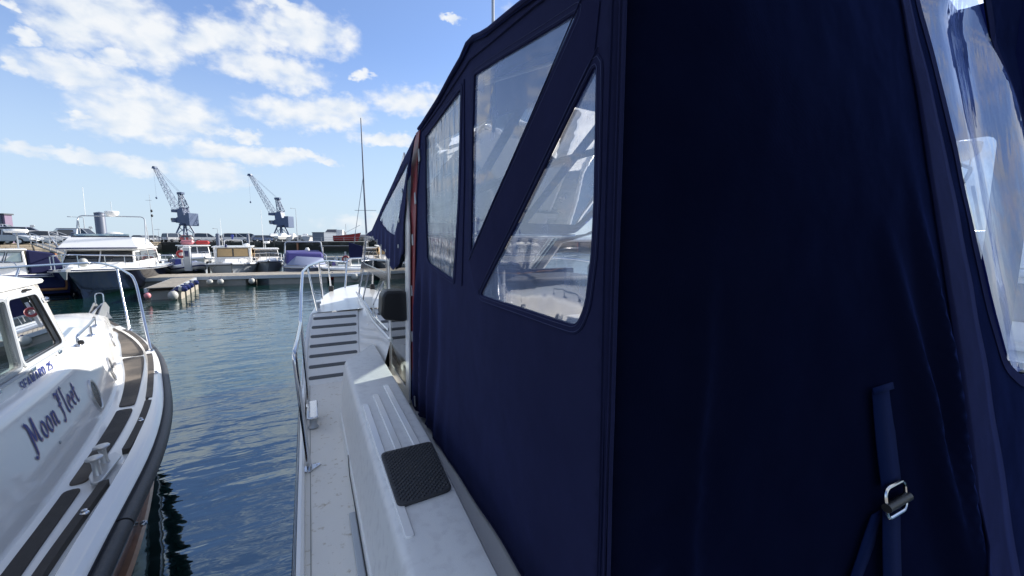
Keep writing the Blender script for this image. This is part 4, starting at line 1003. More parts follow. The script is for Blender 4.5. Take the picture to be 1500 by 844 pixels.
# rub of old stains is in the gelcoat; two screw heads above and below the name
for u, z in ((5.92, -.95), (6.24, -1.20)):
    Fm(MB().lathe([(.011, 0), (.011, .004), (.006, .006)], (u, tside(u, z) , z), (0, 1, .2), 10), 'screw_cap', 'galv')
# the name and the type, painted on the side
def on_trunk(p, q, o=0.0):                # p forward along the lettering, q up
    u = 6.52 - p; z = -1.115 + q + .012 * p; return (u, tside(u, z) + .0025 + o, z)
for dx, dy, m, o, nm in ((.010, -.009, 'pink_mark', 0, 'name_shadow'), (0, 0, 'blue_mark', .0015, 'name_lettering')):
    mb = MB(); wd = write('Moon', SCR, .158, on_trunk, R(35), .085, .03, mb, .04, .06, dx, dy, o)
    write('Fleet', SCR, .158, on_trunk, R(35), .085, .03, mb, .04, .05, dx + wd + .055, dy, o)
    Fm(mb, nm, m, kind='stuff')
HW = lambda u, z: .86 - .15 * (z + .92)
def on_house(p, q, o=0.0):
    u = 6.16 - p; z = -.885 + q + .012 * p; return (u, HW(u, z) + .004 + o, z)
mb = MB(); write('SEAWARD 25', GLY, .060, on_house, 0, .14, .09, mb, .0, .13)
Fm(mb, 'type_lettering', 'blue_mark', kind='stuff')
# wheelhouse: side walls with window openings, front, roof
side_o = [(5.22, -.90), (5.30, -.70), (5.42, -.34), (5.48, -.285), (8.2, -.27), (8.2, -.90)]
wA = r2([(5.36, -.752), (5.52, -.368), (5.955, -.362), (6.04, -.748)], .045, 4)
wB = r2([(6.085, -.748), (5.995, -.362), (6.9, -.355), (6.9, -.745)], .03, 4)
for s_ in (1, -1):
    mb = MB()
    for o in (0, -.035): panel(side_o, [wA, wB], .3, lambda a, b: (a, (HW(a, b) + o) * s_, b), mb)
    for P in (wA, wB, side_o):
        k = len(P); mb.add([(a, HW(a, b) * s_, b) for a, b in P] + [(a, (HW(a, b) - .035) * s_, b) for a, b in P], [(i, (i+1) % k, k + (i+1) % k, k + i) for i in range(k)])
    wl_ = Fm(mb, 'wheelhouse_side', 'gelcoat_clean')
    for P in (wA, wB):
        Q = offset_poly(P, .022); k = len(P)
        fm = MB().add([(a, (HW(a, b) + .012) * s_, b) for a, b in P] + [(a, (HW(a, b) + .012) * s_, b) for a, b in Q] + [(a, (HW(a, b) - .002) * s_, b) for a, b in Q] + [(a, (HW(a, b) - .02) * s_, b) for a, b in P],
             [(j*k+i, j*k+(i+1) % k, ((j+1) % 4)*k+(i+1) % k, ((j+1) % 4)*k+i) for j in range(4) for i in range(k)])
        Fm(fm, 'window_frame', 'galv' if P is wB else 'gelcoat_grey', wl_)
        Fm(MB().add([(a, (HW(a, b) - .012) * s_, b) for a, b in P], [tuple(range(k))]), 'window_glass', 'glass_clear', wl_)
    # black seal inside the frame
    Fm(MB().tube([(a, (HW(a, b) + .004) * s_, b) for a, b in wA], .006, 6, closed=True), 'window_seal', 'black', wl_)
    # drip rail with little clips below the windows, studs above
    Fm(MB().tube([(5.34, (HW(0, -.80) + .006) * s_, -.792), (6.9, (HW(0, -.80) + .006) * s_, -.785)], .011, 6), 'window_track', 'gelcoat_grey', wl_)
    for u in (5.50, 5.98, 6.45): Fm(MB().box((u - .035, (HW(0, -.8)) * s_ - .0, -.81), (u + .035, (HW(0, -.8) + .022) * s_, -.785)), 'track_clip', 'steel', wl_, bevel=.004)
    for i in range(9): Fm(MB().lathe([(.006, 0), (.006, .004), (.002, .007)], (5.5 + i * .1, HW(0, -.32) * s_, -.325), (0, s_, 0), 8), 'canopy_stud', 'steel', wl_)
fm = MB()
for o in (0, .03):
    panel([(-.86, -.90), (.86, -.90), (.775, -.30), (-.775, -.30)], [[(-.74, -.78), (-.04, -.78), (-.04, -.38), (-.68, -.38)], [(.04, -.78), (.74, -.78), (.68, -.38), (.04, -.38)]], .3, lambda a, b: (5.22 + (b + .9) * .36 + o, a, b), fm)
fr_ = Fm(fm, 'wheelhouse_front', 'gelcoat_clean')
for s_ in (-1, 1): Fm(MB().add([(5.24 + (b + .9) * .36, a * s_, b) for a, b in [(.04, -.78), (.74, -.78), (.68, -.38), (.04, -.38)]], [(0, 1, 2, 3)]), 'windscreen', 'glass', fr_)
rfm = MB()
def roofm(j, u):
    t = j / 14 * 2 - 1; e = min(1, (u - 5.36) / .22); e = max(0, e)
    zz = -.285 + .085 * (1 - abs(t) ** 3.5) * (.35 + .65 * math.sin(e * math.pi / 2)) + .01; return (u, t * .80 * (1 - .04 * (1 - e)), zz)
rfm.grid(roofm, list(range(15)), [5.36, 5.38, 5.42, 5.48, 5.56, 5.7, 6, 6.5, 7, 7.6, 8.3])
rfm.add([(5.36, -.768, -.30), (5.36, .768, -.30), (8.3, .80, -.30), (8.3, -.80, -.30)], [(0, 1, 2, 3)])
rm = Fm(rfm, 'wheelhouse_roof', 'gelcoat_clean', smooth='full')
Fm(MB().tube(rnd([(8.3, .795, -.287), (5.40, .79, -.287), (5.36, .74, -.287), (5.36, -.74, -.287), (5.40, -.79, -.287), (8.3, -.795, -.287)], .06), .017, 8), 'roof_edge', 'gelcoat_clean', rm, smooth=True)
# inside the wheelhouse
Fm(MB().box((5.3, -.72, -.92), (8.2, .72, -.9)), 'cabin_sole', 'int_dark')
for s_ in (-1, 1):
    se = Fm(MB().box((5.9, .22 * s_ - .18, -.95), (6.25, .22 * s_ + .22, -.72)), 'seat', 'int_dark', bevel=.03)
    Fm(MB().box((6.22, .22 * s_ - .16, -.74), (6.32, .22 * s_ + .2, -.50)), 'backrest', 'int_grey', se, bevel=.04)
Fm(MB().box((5.35, -.7, -.92), (5.62, .7, -.70)), 'dash', 'int_dark', bevel=.03)
Fm(MB().lathe([(.14, 0), (.152, .01), (.14, .02), (.132, .01)], (5.68, .35, -.62), (1, 0, .5), 20), 'steering_wheel', 'black', smooth=True)
# horn: twin chrome trumpet on the roof's fore edge
hc = Vector((5.50, .56, -.135)); hd = Vector((-.55, .84, .06)).normalized()
ho = Fm(MB().lathe([(.010, -.20), (.013, -.10), (.018, -.05), (.030, -.015), (.052, .008), (.062, .016), (.066, .018), (.062, .020), (.030, .004), (.012, -.02)], hc, hd, 24), 'horn', 'steel', smooth=True)
Fm(MB().lathe([(.045, 0), (.035, .012), (.015, .02), (.012, .075)], (5.52, .53, -.215), (0, 0, 1), 16), 'horn_foot', 'steel', ho, smooth=True)
Fm(MB().lathe([(.012, -.16), (.013, -.08), (.03, -.01), (.034, .0), (.02, -.01)], hc + Vector((.04, -.09, 0)), hd, 18), 'small_trumpet', 'steel', ho, smooth=True)
Fm(MB().box((5.62, .765, -.335), (5.70, .80, -.322)), 'cable_gland', 'black', bevel=.004)
Fm(MB().lathe([(.016, 0), (.02, .015), (.012, .03)], (5.42, .79, -.42), (0, 1, 0), 10), 'lamp_bracket', 'steel', smooth=True)
# hand rail on the coachroof
hr = [(4.85, .80, -.865), (4.84, .80, -.80), (4.3, .765, -.79), (3.9, .715, -.80), (3.60, .655, -.82), (3.58, .65, -.90)]
hr = Fm(MB().tube(rnd(hr, .05), .0105, 10), 'hand_rail', 'steel', smooth=True)
for u, w_, z in ((4.85, .80, -.885), (4.3, .765, -.90), (3.58, .65, -.925)): Fm(MB().lathe([(.030, 0), (.026, .012), (.012, .02), (.011, .09 if u == 4.3 else .03)], (u, w_, z), (0, 0, 1), 12), 'rail_foot', 'steel', hr, smooth=True)
Fm(MB().lathe([(.018, 0), (.022, .015), (.016, .03), (.004, .034)], (5.02, .845, -.83), (0, 1, .2), 10), 'navigation_lamp', 'black', smooth=True)
# mooring bollard with twin posts
bo = Fm(MB().prism([(u, w_, DZ + .03) for u, w_ in r2([(6.22, 1.225), (6.30, 1.27), (6.62, 1.235), (6.62, 1.195), (6.52, 1.165), (6.30, 1.165)], .02)], [(u, w_, DZ + .046) for u, w_ in r2([(6.22, 1.225), (6.30, 1.27), (6.62, 1.235), (6.62, 1.195), (6.52, 1.165), (6.30, 1.165)], .02)]), 'bollard_plate', 'steel_dull', bevel=.004)
for u in (6.36, 6.52): Fm(MB().lathe([(.024, 0), (.019, .012), (.017, .07), (.020, .085), (.036, .094), (.040, .102), (.034, .109), (.01, .112)], (u, 1.205, DZ + .044), (-.05, -.10, 1), 18), 'bollard_post', 'steel_dull', bo, smooth=True)
for u, w_ in ((5.69, 1.275), (6.93, 1.235), (4.3, 1.20)):
    Fm(MB().lathe([(.018, 0), (.018, .006), (.012, .012), (.012, .02), (.004, .024)], (u, w_, DZ + .034), (0, 0, 1), 12), 'fender_eye', 'steel', smooth=True)
# pulpit: bent tube round the bow on two pairs of legs
def foot(u, w_): return (u, w_, DZ + .03)
pu = [foot(3.16, 1.02), (2.55, .86, -.56), (1.9, .66, -.44), (1.0, .40, -.40), (.2, .12, -.38), (-.1, 0, -.38), (.2, -.12, -.38), (1.0, -.42, -.385), (2.2, -.62, -.375), (3.3, -.80, -.37), (4.6, -.98, -.40), (4.9, -1.0, DZ + .03)]
pu = [foot(3.16, 1.02), (2.28, .815, -.50), (1.3, .50, -.42), (.45, .20, -.39), (.0, 0, -.38), (.45, -.20, -.37), (1.3, -.46, -.36), (2.6, -.62, -.335), (3.6, -.74, -.31), (4.5, -.9, -.34), (4.7, -1.0, DZ + .03)]
def smooth_path(P, n_=7):
    P = [Vector(p) for p in P]; out = []
    for i in range(len(P) - 1):
        p0, p1, p2, p3 = P[max(i-1, 0)], P[i], P[i+1], P[min(i+2, len(P)-1)]
        for k in range(n_):
            t = k / n_; out.append(0.5 * ((2*p1) + (p2-p0)*t + (2*p0-5*p1+4*p2-p3)*t*t + (3*p1-p0-3*p2+p3)*t**3))
    return out + [P[-1]]
pl = Fm(MB().tube(rnd(pu, .28, 8), .0155, 12), 'pulpit', 'steel', smooth=True)
for a, b in ((foot(1.46, .57), (1.02, .43, -.412)), (foot(1.9, -.66), (1.35, -.47, -.36)), (foot(3.2, -1.0), (3.1, -.68, -.325))):
    Fm(MB().tube([a, b], .0135, 10), 'pulpit_leg', 'steel', pl, smooth=True)
for u, w_ in ((3.16, 1.02), (1.46, .57)): Fm(MB().lathe([(.038, 0), (.036, .006), (.02, .012), (.018, .03)], (u, w_, DZ + .034), (0, 0, 1), 14), 'foot_plate', 'steel', pl, smooth=True)
# bow roller with hoop and the stowed anchor shank
br = Fm(MB().prism([(.95, -.05, -1.34), (-.12, -.05, -1.30), (-.12, .05, -1.30), (.95, .05, -1.34)], [(.95, -.05, -1.315), (-.12, -.05, -1.22), (-.12, .05, -1.22), (.95, .05, -1.315)]), 'bow_roller', 'steel_dull', bevel=.005)
for s_ in (-1, 1):
    P = [(.75, -1.32), (-.15, -1.28), (-.22, -1.18), (.0, -1.06), (.12, -1.05), (.5, -1.2)]
    Fm(MB().prism([(a, .055 * s_, b) for a, b in P], [(a, .065 * s_, b) for a, b in P]), 'cheek', 'steel_dull', br)
Fm(MB().tube(rnd([(.04, -.05, -1.08), (.02, -.05, -.90), (.02, .05, -.90), (.04, .05, -1.08)], .05), .009, 8), 'hoop', 'steel', br, smooth=True)
Fm(MB().lathe([(.03, -.05), (.018, 0), (.03, .05)], (-.08, 0, -1.16), (0, 1, 0), 14), 'roller', 'rubber', br, smooth=True)
an = Fm(MB().prism([(1.0, -.012, -1.26), (-.1, -.012, -1.13), (-.1, .012, -1.13), (1.0, .012, -1.26)], [(1.0, -.012, -1.22), (-.1, -.012, -1.09), (-.1, .012, -1.09), (1.0, .012, -1.22)]), 'anchor_shank', 'galv')
Fm(MB().prism([(-.08, -.01, -1.12), (.05, -.14, -1.36), (-.35, 0, -1.42), (.05, .14, -1.36)], [(-.1, 0, -1.10), (.07, -.14, -1.34), (-.33, 0, -1.40), (.07, .14, -1.34)]), 'anchor_fluke', 'galv', an)

# ================================================================== pontoons
def yaw_of(dx, dy): return math.atan2(-dx, dy)          # rotation that turns +Y onto (dx, dy)
def pontoon(label, p, q, wdt, floats=True):
    d = Vector((q[0] - p[0], q[1] - p[1], 0)); L_ = d.length
    r_ = root('pontoon', label, 'pontoon', (p[0], p[1], 0), math.atan2(d.y, d.x))
    pk = MB(); n = int(L_ / .15); rr = random.Random(3)
    for i in range(n): pk.box((i * .15 + .006, .02, .50 + rr.uniform(-.003, .003)), (i * .15 + .144, wdt - .02, .53 + rr.uniform(-.003, .003)))
    pk.ob('planks', 'planks', r_, kind='stuff')
    MB().box((0, -.05, .34), (L_, .06, .515)).ob('edge_beam', 'gelcoat_grey', r_, bevel=.01)
    MB().box((0, wdt - .06, .34), (L_, wdt + .05, .515)).ob('edge_beam', 'gelcoat_grey', r_, bevel=.01)
    k = max(1, int(L_ / 3.2))
    for i in range(k):
        x0 = L_ * i / k + .3; MB().box((x0, .06, -.35), (x0 + L_ / k - (1.1 if i % 2 else .35), wdt - .06, .36)).ob('float', 'concrete', r_, bevel=.05)
    return r_
PM0 = (-9.0, 27.05); PM1 = (14.0, 24.0)
pontoon('long grey plank pontoon running across behind the open water', PM0, PM1, 2.4)
pontoon('short pontoon arm with fenders coming toward the camera beside the dark-hulled cruiser', (-5.05, 21.2), (-5.38, 26.2), .95)
pontoon('pontoon behind the far row of moored boats at the wall foot', (-30, 47), (14, 52), 2.0)
pontoon('pontoon underfoot at the sterns of the two near cruisers', (9, -2.4), (-9, -2.6), 2.0)
# fenders
def ball_fender(loc, r_, label, m='fender'):
    f = root('ball_fender', label, 'fender', loc, 0, 'fenders along the pontoons')
    MB().ball((0, 0, 0), r_, 18, (1, 1, 1.08)).ob('buoy', m, f, smooth=True)
    MB().lathe([(r_ * .22, 0), (r_ * .24, r_ * .2), (r_ * .15, r_ * .3)], (0, 0, r_ * 1.0), (0, 0, 1), 12).ob('eye', 'royal_paint', f, smooth=True)
    MB().tube([(0, 0, r_ * 1.25), (.04, .1, .5 - loc[2] + .05)], .012, 6).ob('rope', 'rope', f)
def cyl_fender(loc, ax, L_, r_, label, m='fender'):
    f = root('fender', label, 'fender', loc, 0, 'fenders along the pontoons')
    MB().lathe([(.02, -L_/2), (r_ * .6, -L_/2 + .02), (r_, -L_/2 + r_ * .7), (r_, L_/2 - r_ * .7), (r_ * .6, L_/2 - .02), (.02, L_/2)], (0, 0, 0), ax, 16).ob('body', m, f, smooth=True)
    for s_ in (-1, 1): MB().lathe([(r_ * 1.01, 0), (r_ * 1.01, r_ * .8), (r_ * .66, r_ * 1.3)], Vector(ax).normalized() * (L_/2 - r_ * 1.3) * s_, Vector(ax) * s_, 16).ob('cap', 'royal_paint', f, smooth=True)
fy = lambda x: PM0[1] + (x - PM0[0]) * (PM1[1] - PM0[1]) / (PM1[0] - PM0[0])
for px_, r_, lb in ((306, .155, 'white ball fender at the inner corner of the long pontoon'), (322, .155, 'white ball fender second from the corner on the long pontoon edge'), (368, .155, 'white ball fender hanging alone on the long pontoon below the pilothouse boat')):
    p = at(px_, 23, .28); k = fy(p.x) / p.y * .985; ball_fender((p.x * k, fy(p.x * k) - .24, .24), r_, lb)
ball_fender((-5.10, 20.98, .20), .18, 'large white ball fender on the end of the short pontoon arm')
pkp = at(216, 15.9, .30); ball_fender((pkp.x, pkp.y, .30), .11, 'faded pink ball fender by the dark-hulled cruiser', 'pink')
for i, (y, lb, m) in enumerate(((21.25, 'white fender with blue ends nearest the tip of the short pontoon arm', 'fender'), (22.0, 'dark blue fender second from the tip of the short pontoon arm', 'royal_paint'), (22.8, 'white fender in the middle of the short pontoon arm', 'fender'), (24.2, 'white fender far along the short pontoon arm near the corner', 'fender'))):
    cyl_fender((-5.05 - (y - 21.2) * .066 + .17, y, .42), (1, -.12, 0), .42, .12, lb, m)
for i in range(4):
    MBb = MB().box((-.05, -.28, -.45), (.07, .28, .42)); r_ = MBb.ob('rubbing_board', 'planks'); r_.location = (-4.99 - (.3 + i * 1.2) * .066 + .05, 21.5 + i * 1.2, .0); tag(r_, ['pale dock board nearest the tip of the short pontoon arm', 'second pale dock board on the short pontoon arm', 'third pale dock board on the short pontoon arm', 'pale dock board nearest the corner of the short pontoon arm'][i], 'dock board', 'dock boards on the pontoon arm')
# piles
def pile(p, r_, z1, label, cap=True):
    o = root('mooring_pile', label, 'pile', (p[0], p[1], 0), 0, 'steel mooring piles')
    MB().lathe([(r_, -3), (r_, z1), (r_ * .96, z1 + .02)], n=22).ob('shaft', 'pile', o, smooth=True)
    MB().lathe([(r_ * 1.18, 0), (r_ * 1.18, .12), (r_ * 1.05, .14)], (0, 0, .55), n=22).ob('guide_ring', 'galv', o, smooth=True)
    if cap: MB().lathe([(r_ * 1.04, 0), (r_ * 1.04, .05), (.02, .12)], (0, 0, z1), n=22).ob('cap', 'pile', o, smooth=True)
    return o
def atz(px_, d): p = at(px_, d, 0); return (p.x, p.y)
P1 = at(145.5, 27, py=313); pile((P1.x, P1.y), .27, P1.z, 'tall thick blue-grey pile standing behind the flybridge cruiser')
P1 = at(108.5, 27, py=342); pile((P1.x, P1.y), .165, P1.z, 'short square-topped grey pile left of the flybridge cruiser')
P1 = at(270.5, 40, py=349); pile((P1.x, P1.y), .06, P1.z, 'thin grey post behind the inflatable dinghy')
P1 = at(318.5, 31, py=344); pile((P1.x, P1.y), .125, P1.z, 'grey pile at the left of the pilothouse boat roof')
P1 = at(363, 34, py=345); pile((P1.x, P1.y), .10, P1.z, 'grey pile right behind the pilothouse boat')
# service pedestal on the pontoon corner
pp = at(276.5, 25.5, .53)
sp = root('service_pedestal', 'tall pale grey service pedestal standing on the pontoon corner', 'pedestal', (pp.x, pp.y, .53))
MB().box((-.17, -.15, 0), (.17, .15, 1.42)).ob('column', 'gelcoat_grey', sp, bevel=.02)
MB().prism([(-.20, -.18, 1.42), (.20, -.18, 1.42), (.20, .18, 1.42), (-.20, .18, 1.42)], [(-.14, -.12, 1.52), (.14, -.12, 1.52), (.14, .12, 1.52), (-.14, .12, 1.52)]).ob('lid', 'gelcoat', sp)
MB().box((-.10, -.165, .9), (.10, -.149, 1.25)).ob('socket_cover', 'royal_paint', sp)
# gangway from the wall to the pontoon
ga = at(60, 38, QZ); gb = at(150, 30, .6)
gg = root('gangway', 'sloping white-railed gangway behind the short pile at left', 'gangway', (0, 0, 0))
dirg = (gb - ga); side_ = Vector((-dirg.y, dirg.x, 0)).normalized() * .6
MB().prism([ga - side_, gb - side_, gb + side_, ga + side_], [v + Vector((0, 0, .08)) for v in (ga - side_, gb - side_, gb + side_, ga + side_)]).ob('walkway', 'planks', gg)
for s_ in (-1, 1):
    rl = MB()
    for h in (.35, .7, 1.05): rl.tube([ga + side_ * s_ + Vector((0, 0, h)), gb + side_ * s_ + Vector((0, 0, h))], .035, 6)
    for k in range(9): b_ = ga.lerp(gb, k / 8) + side_ * s_; rl.tube([b_, b_ + Vector((0, 0, 1.05))], .035, 6)
    rl.ob('railing', 'galv', gg)

# ================================================================== moored boats: bow to +y, starboard +x, origin on the waterline
def hull_pts(L_, B, fs, fb, flare=.5, rake=.9, t0=.45, pw=2.3, deadrise=.3, vb=1.0):
    ts = frange(0, .6, 8) + frange(.66, 1, 12); rg = []
    def b(t): return max(.03, B / 2 * (.94 + .06 * min(1, t / .3)) * (1 - (max(0, t - t0) / (1 - t0)) ** pw))
    def sh(t): return fs + (fb - fs) * t ** 1.7
    for t in ts:
        y = -L_ / 2 + L_ * t; bb = b(t); z1 = sh(t); q = max(0, (t - .5) / .5)
        ch = bb * (.90 - flare * q ** 1.2); zc = .10 + .42 * q ** 2
        P = [(bb, y, z1), (bb * 1.0 + .02, y, z1 - .06), (bb - .01, y, z1 - .10), ((bb + ch * 1.02) / 2 - .04 * q, y - rake * q ** 3 * .35, (z1 + zc) / 2), (ch, y - rake * q ** 3 * .7, zc), (ch * .94, y - rake * q ** 3 * .75, zc - .05), (ch * .3, y - rake * q ** 3, -.28 * (1 - q * .3))]
        rg.append(P)
    return ts, rg, b, sh
def hull(root_, L_, B, fs, fb, m, dm='gelcoat', deck_in=.10, bulwark=.12, stripe=None, **k):
    ts, rg, b, sh = hull_pts(L_, B, fs, fb, **k); V = []; n = 13
    for P in rg: V += P + [(-x, y, z) for x, y, z in P[::-1][1:]] if False else P + [(-x, y, z) for x, y, z in P[::-1]]
    n = 14
    mb = MB().add(V, [(j*n+i, j*n+i+1, (j+1)*n+i+1, (j+1)*n+i) for j in range(len(rg) - 1) for i in range(n - 1)] + [tuple(range(n))])
    h = mb.ob('hull', m, root_, smooth=True)
    tp = MB()
    for s_ in (1, -1):
        tp.grid(lambda kk, j: ((lambda P, t: (max(.0, P[0] - [0, .02, .06, .07][int(kk)]) * s_, P[1] - (.03 * kk if t > .97 else 0), P[2] + [0, .025, .02, -.04][int(kk)]))(rg[int(j)][0], ts[int(j)])), [0, 1, 2, 3], list(range(len(ts))))
    tp.ob('gunwale', 'gelcoat_clean', root_, smooth=True)
    rb = MB()
    for s_ in (1, -1): rb.tube([(P[1][0] * s_ + .01 * s_, P[1][1], P[1][2] - .03) for P in rg], .028, 6)
    rb.ob('rub_rail', 'steel_dull' if m != 'gelcoat_grey' else 'rubber', root_, smooth=True)
    dk_ = MB(); 
    dk_.grid(lambda f, j: ((2 * f - 1) * max(0, rg[int(j)][0][0] - .05), rg[int(j)][0][1] - (.04 if j == len(ts) - 1 else 0), rg[int(j)][0][2] - .02 + .05 * (1 - (2 * f - 1) ** 2)), frange(0, 1, 9), list(range(len(ts))))
    dk_.ob('deck', dm, root_, smooth='full')
    return b, sh, L_
def house(root_, y0, y1, w0, w1, z0, z1, rake_f, rake_b, m, name='cabin', tilt=.08, wins=None, glass='glass_dark', roof=None, bev=.04):
    """cabin y0 (aft) to y1 (fore); w0/w1 half widths aft/fore; sloping front; windows as framed panes let into each side"""
    bot = [(-w0, y0, z0), (w0, y0, z0), (w1, y1, z0), (-w1, y1, z0)]
    top = [(-w0 + tilt, y0 + rake_b, z1), (w0 - tilt, y0 + rake_b, z1), (w1 - tilt, y1 - rake_f, z1), (-w1 + tilt, y1 - rake_f, z1)]
    c = MB().prism(bot, top).ob(name, m, root_, bevel=bev)
    faces = {'back': (0, 1), 'star': (1, 2), 'front': (2, 3), 'port': (3, 0)}
    for key, lst in (wins or {}).items():
        i, j = faces[key]; A, B_, C_, D_ = [Vector(p) for p in (bot[i], bot[j], top[j], top[i])]
        nn = (B_ - A).cross(D_ - A).normalized()
        for (u0, u1, v0, v1) in lst:
            def pt(u, v, o=0.0): return A.lerp(B_, u).lerp(D_.lerp(C_, u), v) + nn * o
            q = [pt(u0, v0), pt(u1, v0), pt(u1, v1), pt(u0, v1)]
            e = .03
            qq = [pt(u0 - e * .6, v0 - e), pt(u1 + e * .6, v0 - e), pt(u1 + e * .6, v1 + e), pt(u0 - e * .6, v1 + e)]
            fmb = MB().add([p + nn * .014 for p in qq] + [p + nn * .014 for p in q] + [p - nn * .004 for p in qq] + [p + nn * .004 for p in q], [(k, (k+1) % 4, 4 + (k+1) % 4, 4 + k) for k in range(4)] + [(k, (k+1) % 4, 8 + (k+1) % 4, 8 + k) for k in range(4)] + [(4 + k, 4 + (k+1) % 4, 12 + (k+1) % 4, 12 + k) for k in range(4)])
            wf_ = fmb.ob('window_frame', 'black' if glass != 'curtained' else 'black', root_)
            gm = 'curtain' if glass == 'curtained' else glass
            MB().add([p + nn * .008 for p in q], [(0, 1, 2, 3)]).ob('window_glass', 'car_glass' if gm == 'glass_dark' else gm, wf_)
    if roof:
        ov, th = roof; MB().prism([(x * (1 + ov / max(.3, abs(x))), y + (ov if y > (y0 + y1) / 2 else -ov), z1) for x, y, z in top], [(x * (1 + ov / max(.3, abs(x)) * .8), y + (ov * .8 if y > (y0 + y1) / 2 else -ov), z1 + th) for x, y, z in top]).ob('roof', 'gelcoat_clean', root_, bevel=min(.04, th * .45))
    return c
def pulpit(root_, b, sh, L_, h=.55, t0=.55, n_=5, r_=.02, inset=.08):
    pts = []
    for s_ in (1, -1):
        row = [((b(t) - inset if b(t) > inset + .06 else .08) * s_, -L_/2 + L_ * t - (.05 if t > .97 else 0), sh(t) + h) for t in frange(t0, 1.0, 9)]
        pts.append(row)
    a, c = pts; path = [(a[0][0], a[0][1] - .05, a[0][2] - h)] + a + c[::-1] + [(c[0][0], c[0][1] - .05, c[0][2] - h)]
    r1 = MB().tube(rnd(path, .2), r_, 8).ob('pulpit_rail', 'steel', root_, smooth=True)
    for s_ in (1, -1):
        for t in frange(t0 + .1, .96, n_):
            x = (b(t) - inset if b(t) > inset + .06 else .08) * s_; y = -L_/2 + L_ * t
            MB().tube([(x, y - .04, sh(t)), (x, y, sh(t) + h)], r_ * .8, 6).ob('stanchion', 'steel', root_, smooth=True)
def boat(name, label, cat, bow, stern, group=None):
    """bow, stern: ground points (x, y); returns the root turned along them and the length"""
    c = ((bow[0] + stern[0]) / 2, (bow[1] + stern[1]) / 2, 0)
    return root(name, label, cat, c, yaw_of(bow[0] - stern[0], bow[1] - stern[1]), group), math.hypot(bow[0] - stern[0], bow[1] - stern[1])
def outboard(r_, x, y, z=.55):
    o = MB().prism([(x - .14, y - .42, z), (x + .14, y - .42, z), (x + .14, y, z), (x - .14, y, z)], [(x - .11, y - .36, z + .42), (x + .11, y - .36, z + .42), (x + .12, y - .02, z + .38), (x - .12, y - .02, z + .38)]).ob('outboard_motor', 'black', r_, bevel=.05)
    MB().box((x - .05, y - .22, -.4), (x + .05, y - .06, z)).ob('outboard_leg', 'black', o)

# 1. flybridge cruiser with the black hull
bw = at(98, 15.8, py=402); stn = at(205, 26.5, 0)
r1, L1 = boat('flybridge_cruiser', 'white flybridge cruiser with black hull and radar arch, left beyond Moon Fleet', 'motor boat', (bw.x, bw.y), (stn.x, stn.y))
b_, s_h, _ = hull(r1, L1, 3.9, 1.0, 1.42, 'navy_paint', 'gelcoat_clean', rake=1.6, flare=.62)
yb = L1 / 2; r1.scale = (.93, 1, .92)
house(r1, -L1*.30, yb - 2.9, 1.5, 1.05, 1.1, 1.52, .8, 0, 'gelcoat_clean', 'trunk_cabin', .12, {}, bev=.08)
house(r1, -L1*.30, yb - 4.1, 1.55, 1.42, 1.25, 2.16, .75, .1, 'gelcoat_clean', 'wheelhouse', .14,
      {'front': [(.05, .47, .30, .88), (.53, .95, .30, .88)], 'star': [(.08, .45, .34, .86), (.5, .80, .34, .86), (.83, .96, .34, .8)], 'port': [(.04, .18, .34, .8), (.22, .5, .34, .86), (.56, .92, .34, .86)]})
house(r1, -L1*.28, yb - 4.45, 1.52, 1.50, 2.15, 2.26, 0, 0, 'gelcoat_clean', 'flybridge_floor', .0, {}, bev=.03)
house(r1, -L1*.22, yb - 4.50, 1.48, 1.50, 2.27, 2.80, .55, .5, 'gelcoat_clean', 'flybridge_cowling', .30, {}, bev=.03)
MB().tube([(-1.51, yb - 4.42, 2.24), (1.51, yb - 4.42, 2.24)], .03, 6).ob('cowling_seam', 'royal_paint', r1)
MB().prism([(-1.1, yb - 5.15, 2.78), (1.1, yb - 5.15, 2.78), (1.1, yb - 5.12, 2.78), (-1.1, yb - 5.12, 2.78)], [(-1.05, yb - 5.35, 2.98), (1.05, yb - 5.35, 2.98), (1.05, yb - 5.32, 2.98), (-1.05, yb - 5.32, 2.98)]).ob('flybridge_screen', 'glass_clear', r1)
MB().ball((-.35, yb - 5.9, 2.78), .52, 18, (1, .7, .62)).ob('helm_cover', 'gelcoat_cream', r1, smooth=True)
MB().box((.45, yb - 6.0, 2.7), (1.0, yb - 5.8, 3.0)).ob('flybridge_seat', 'royal_paint', r1, bevel=.06)
ar = MB().tube(rnd([(-1.45, yb - 6.9, 2.3), (-1.40, yb - 7.6, 4.02), (1.40, yb - 7.6, 4.02), (1.45, yb - 6.9, 2.3)], .25), .032, 8).ob('radar_arch', 'galv', r1, smooth=True)
MB().tube([(-1.45, yb - 7.9, 2.3), (-1.41, yb - 7.62, 3.7)], .025, 6).ob('arch_brace', 'galv', r1); MB().tube([(1.45, yb - 7.9, 2.3), (1.41, yb - 7.62, 3.7)], .025, 6).ob('arch_brace', 'galv', r1)
ra_ = MB().lathe([(.10, -.06), (.22, 0), (.30, .10), (.31, .24), (.27, .27), (.05, .28)], (.0, yb - 7.6, 4.05), n=24).ob('radar_dome', 'gelcoat_clean', r1, smooth=True)
MB().tube([(0, yb - 7.6, 4.3), (0, yb - 7.6, 4.85)], .015, 6).ob('aerial', 'galv', r1)
MB().tube([(1.1, yb - 7.6, 4.0), (1.1, yb - 7.7, 5.6)], .012, 6).ob('aerial', 'gelcoat', r1)
pulpit(r1, b_, s_h, L1, .62, .50, 5, .024)
anc = MB().prism([(-.12, yb - .35, 1.38), (.12, yb - .35, 1.38), (.06, yb + .35, 1.30), (-.06, yb + .35, 1.30)], [(-.12, yb - .35, 1.50), (.12, yb - .35, 1.50), (.07, yb + .3, 1.44), (-.07, yb + .3, 1.44)]).ob('bow_roller', 'steel_dull', r1)
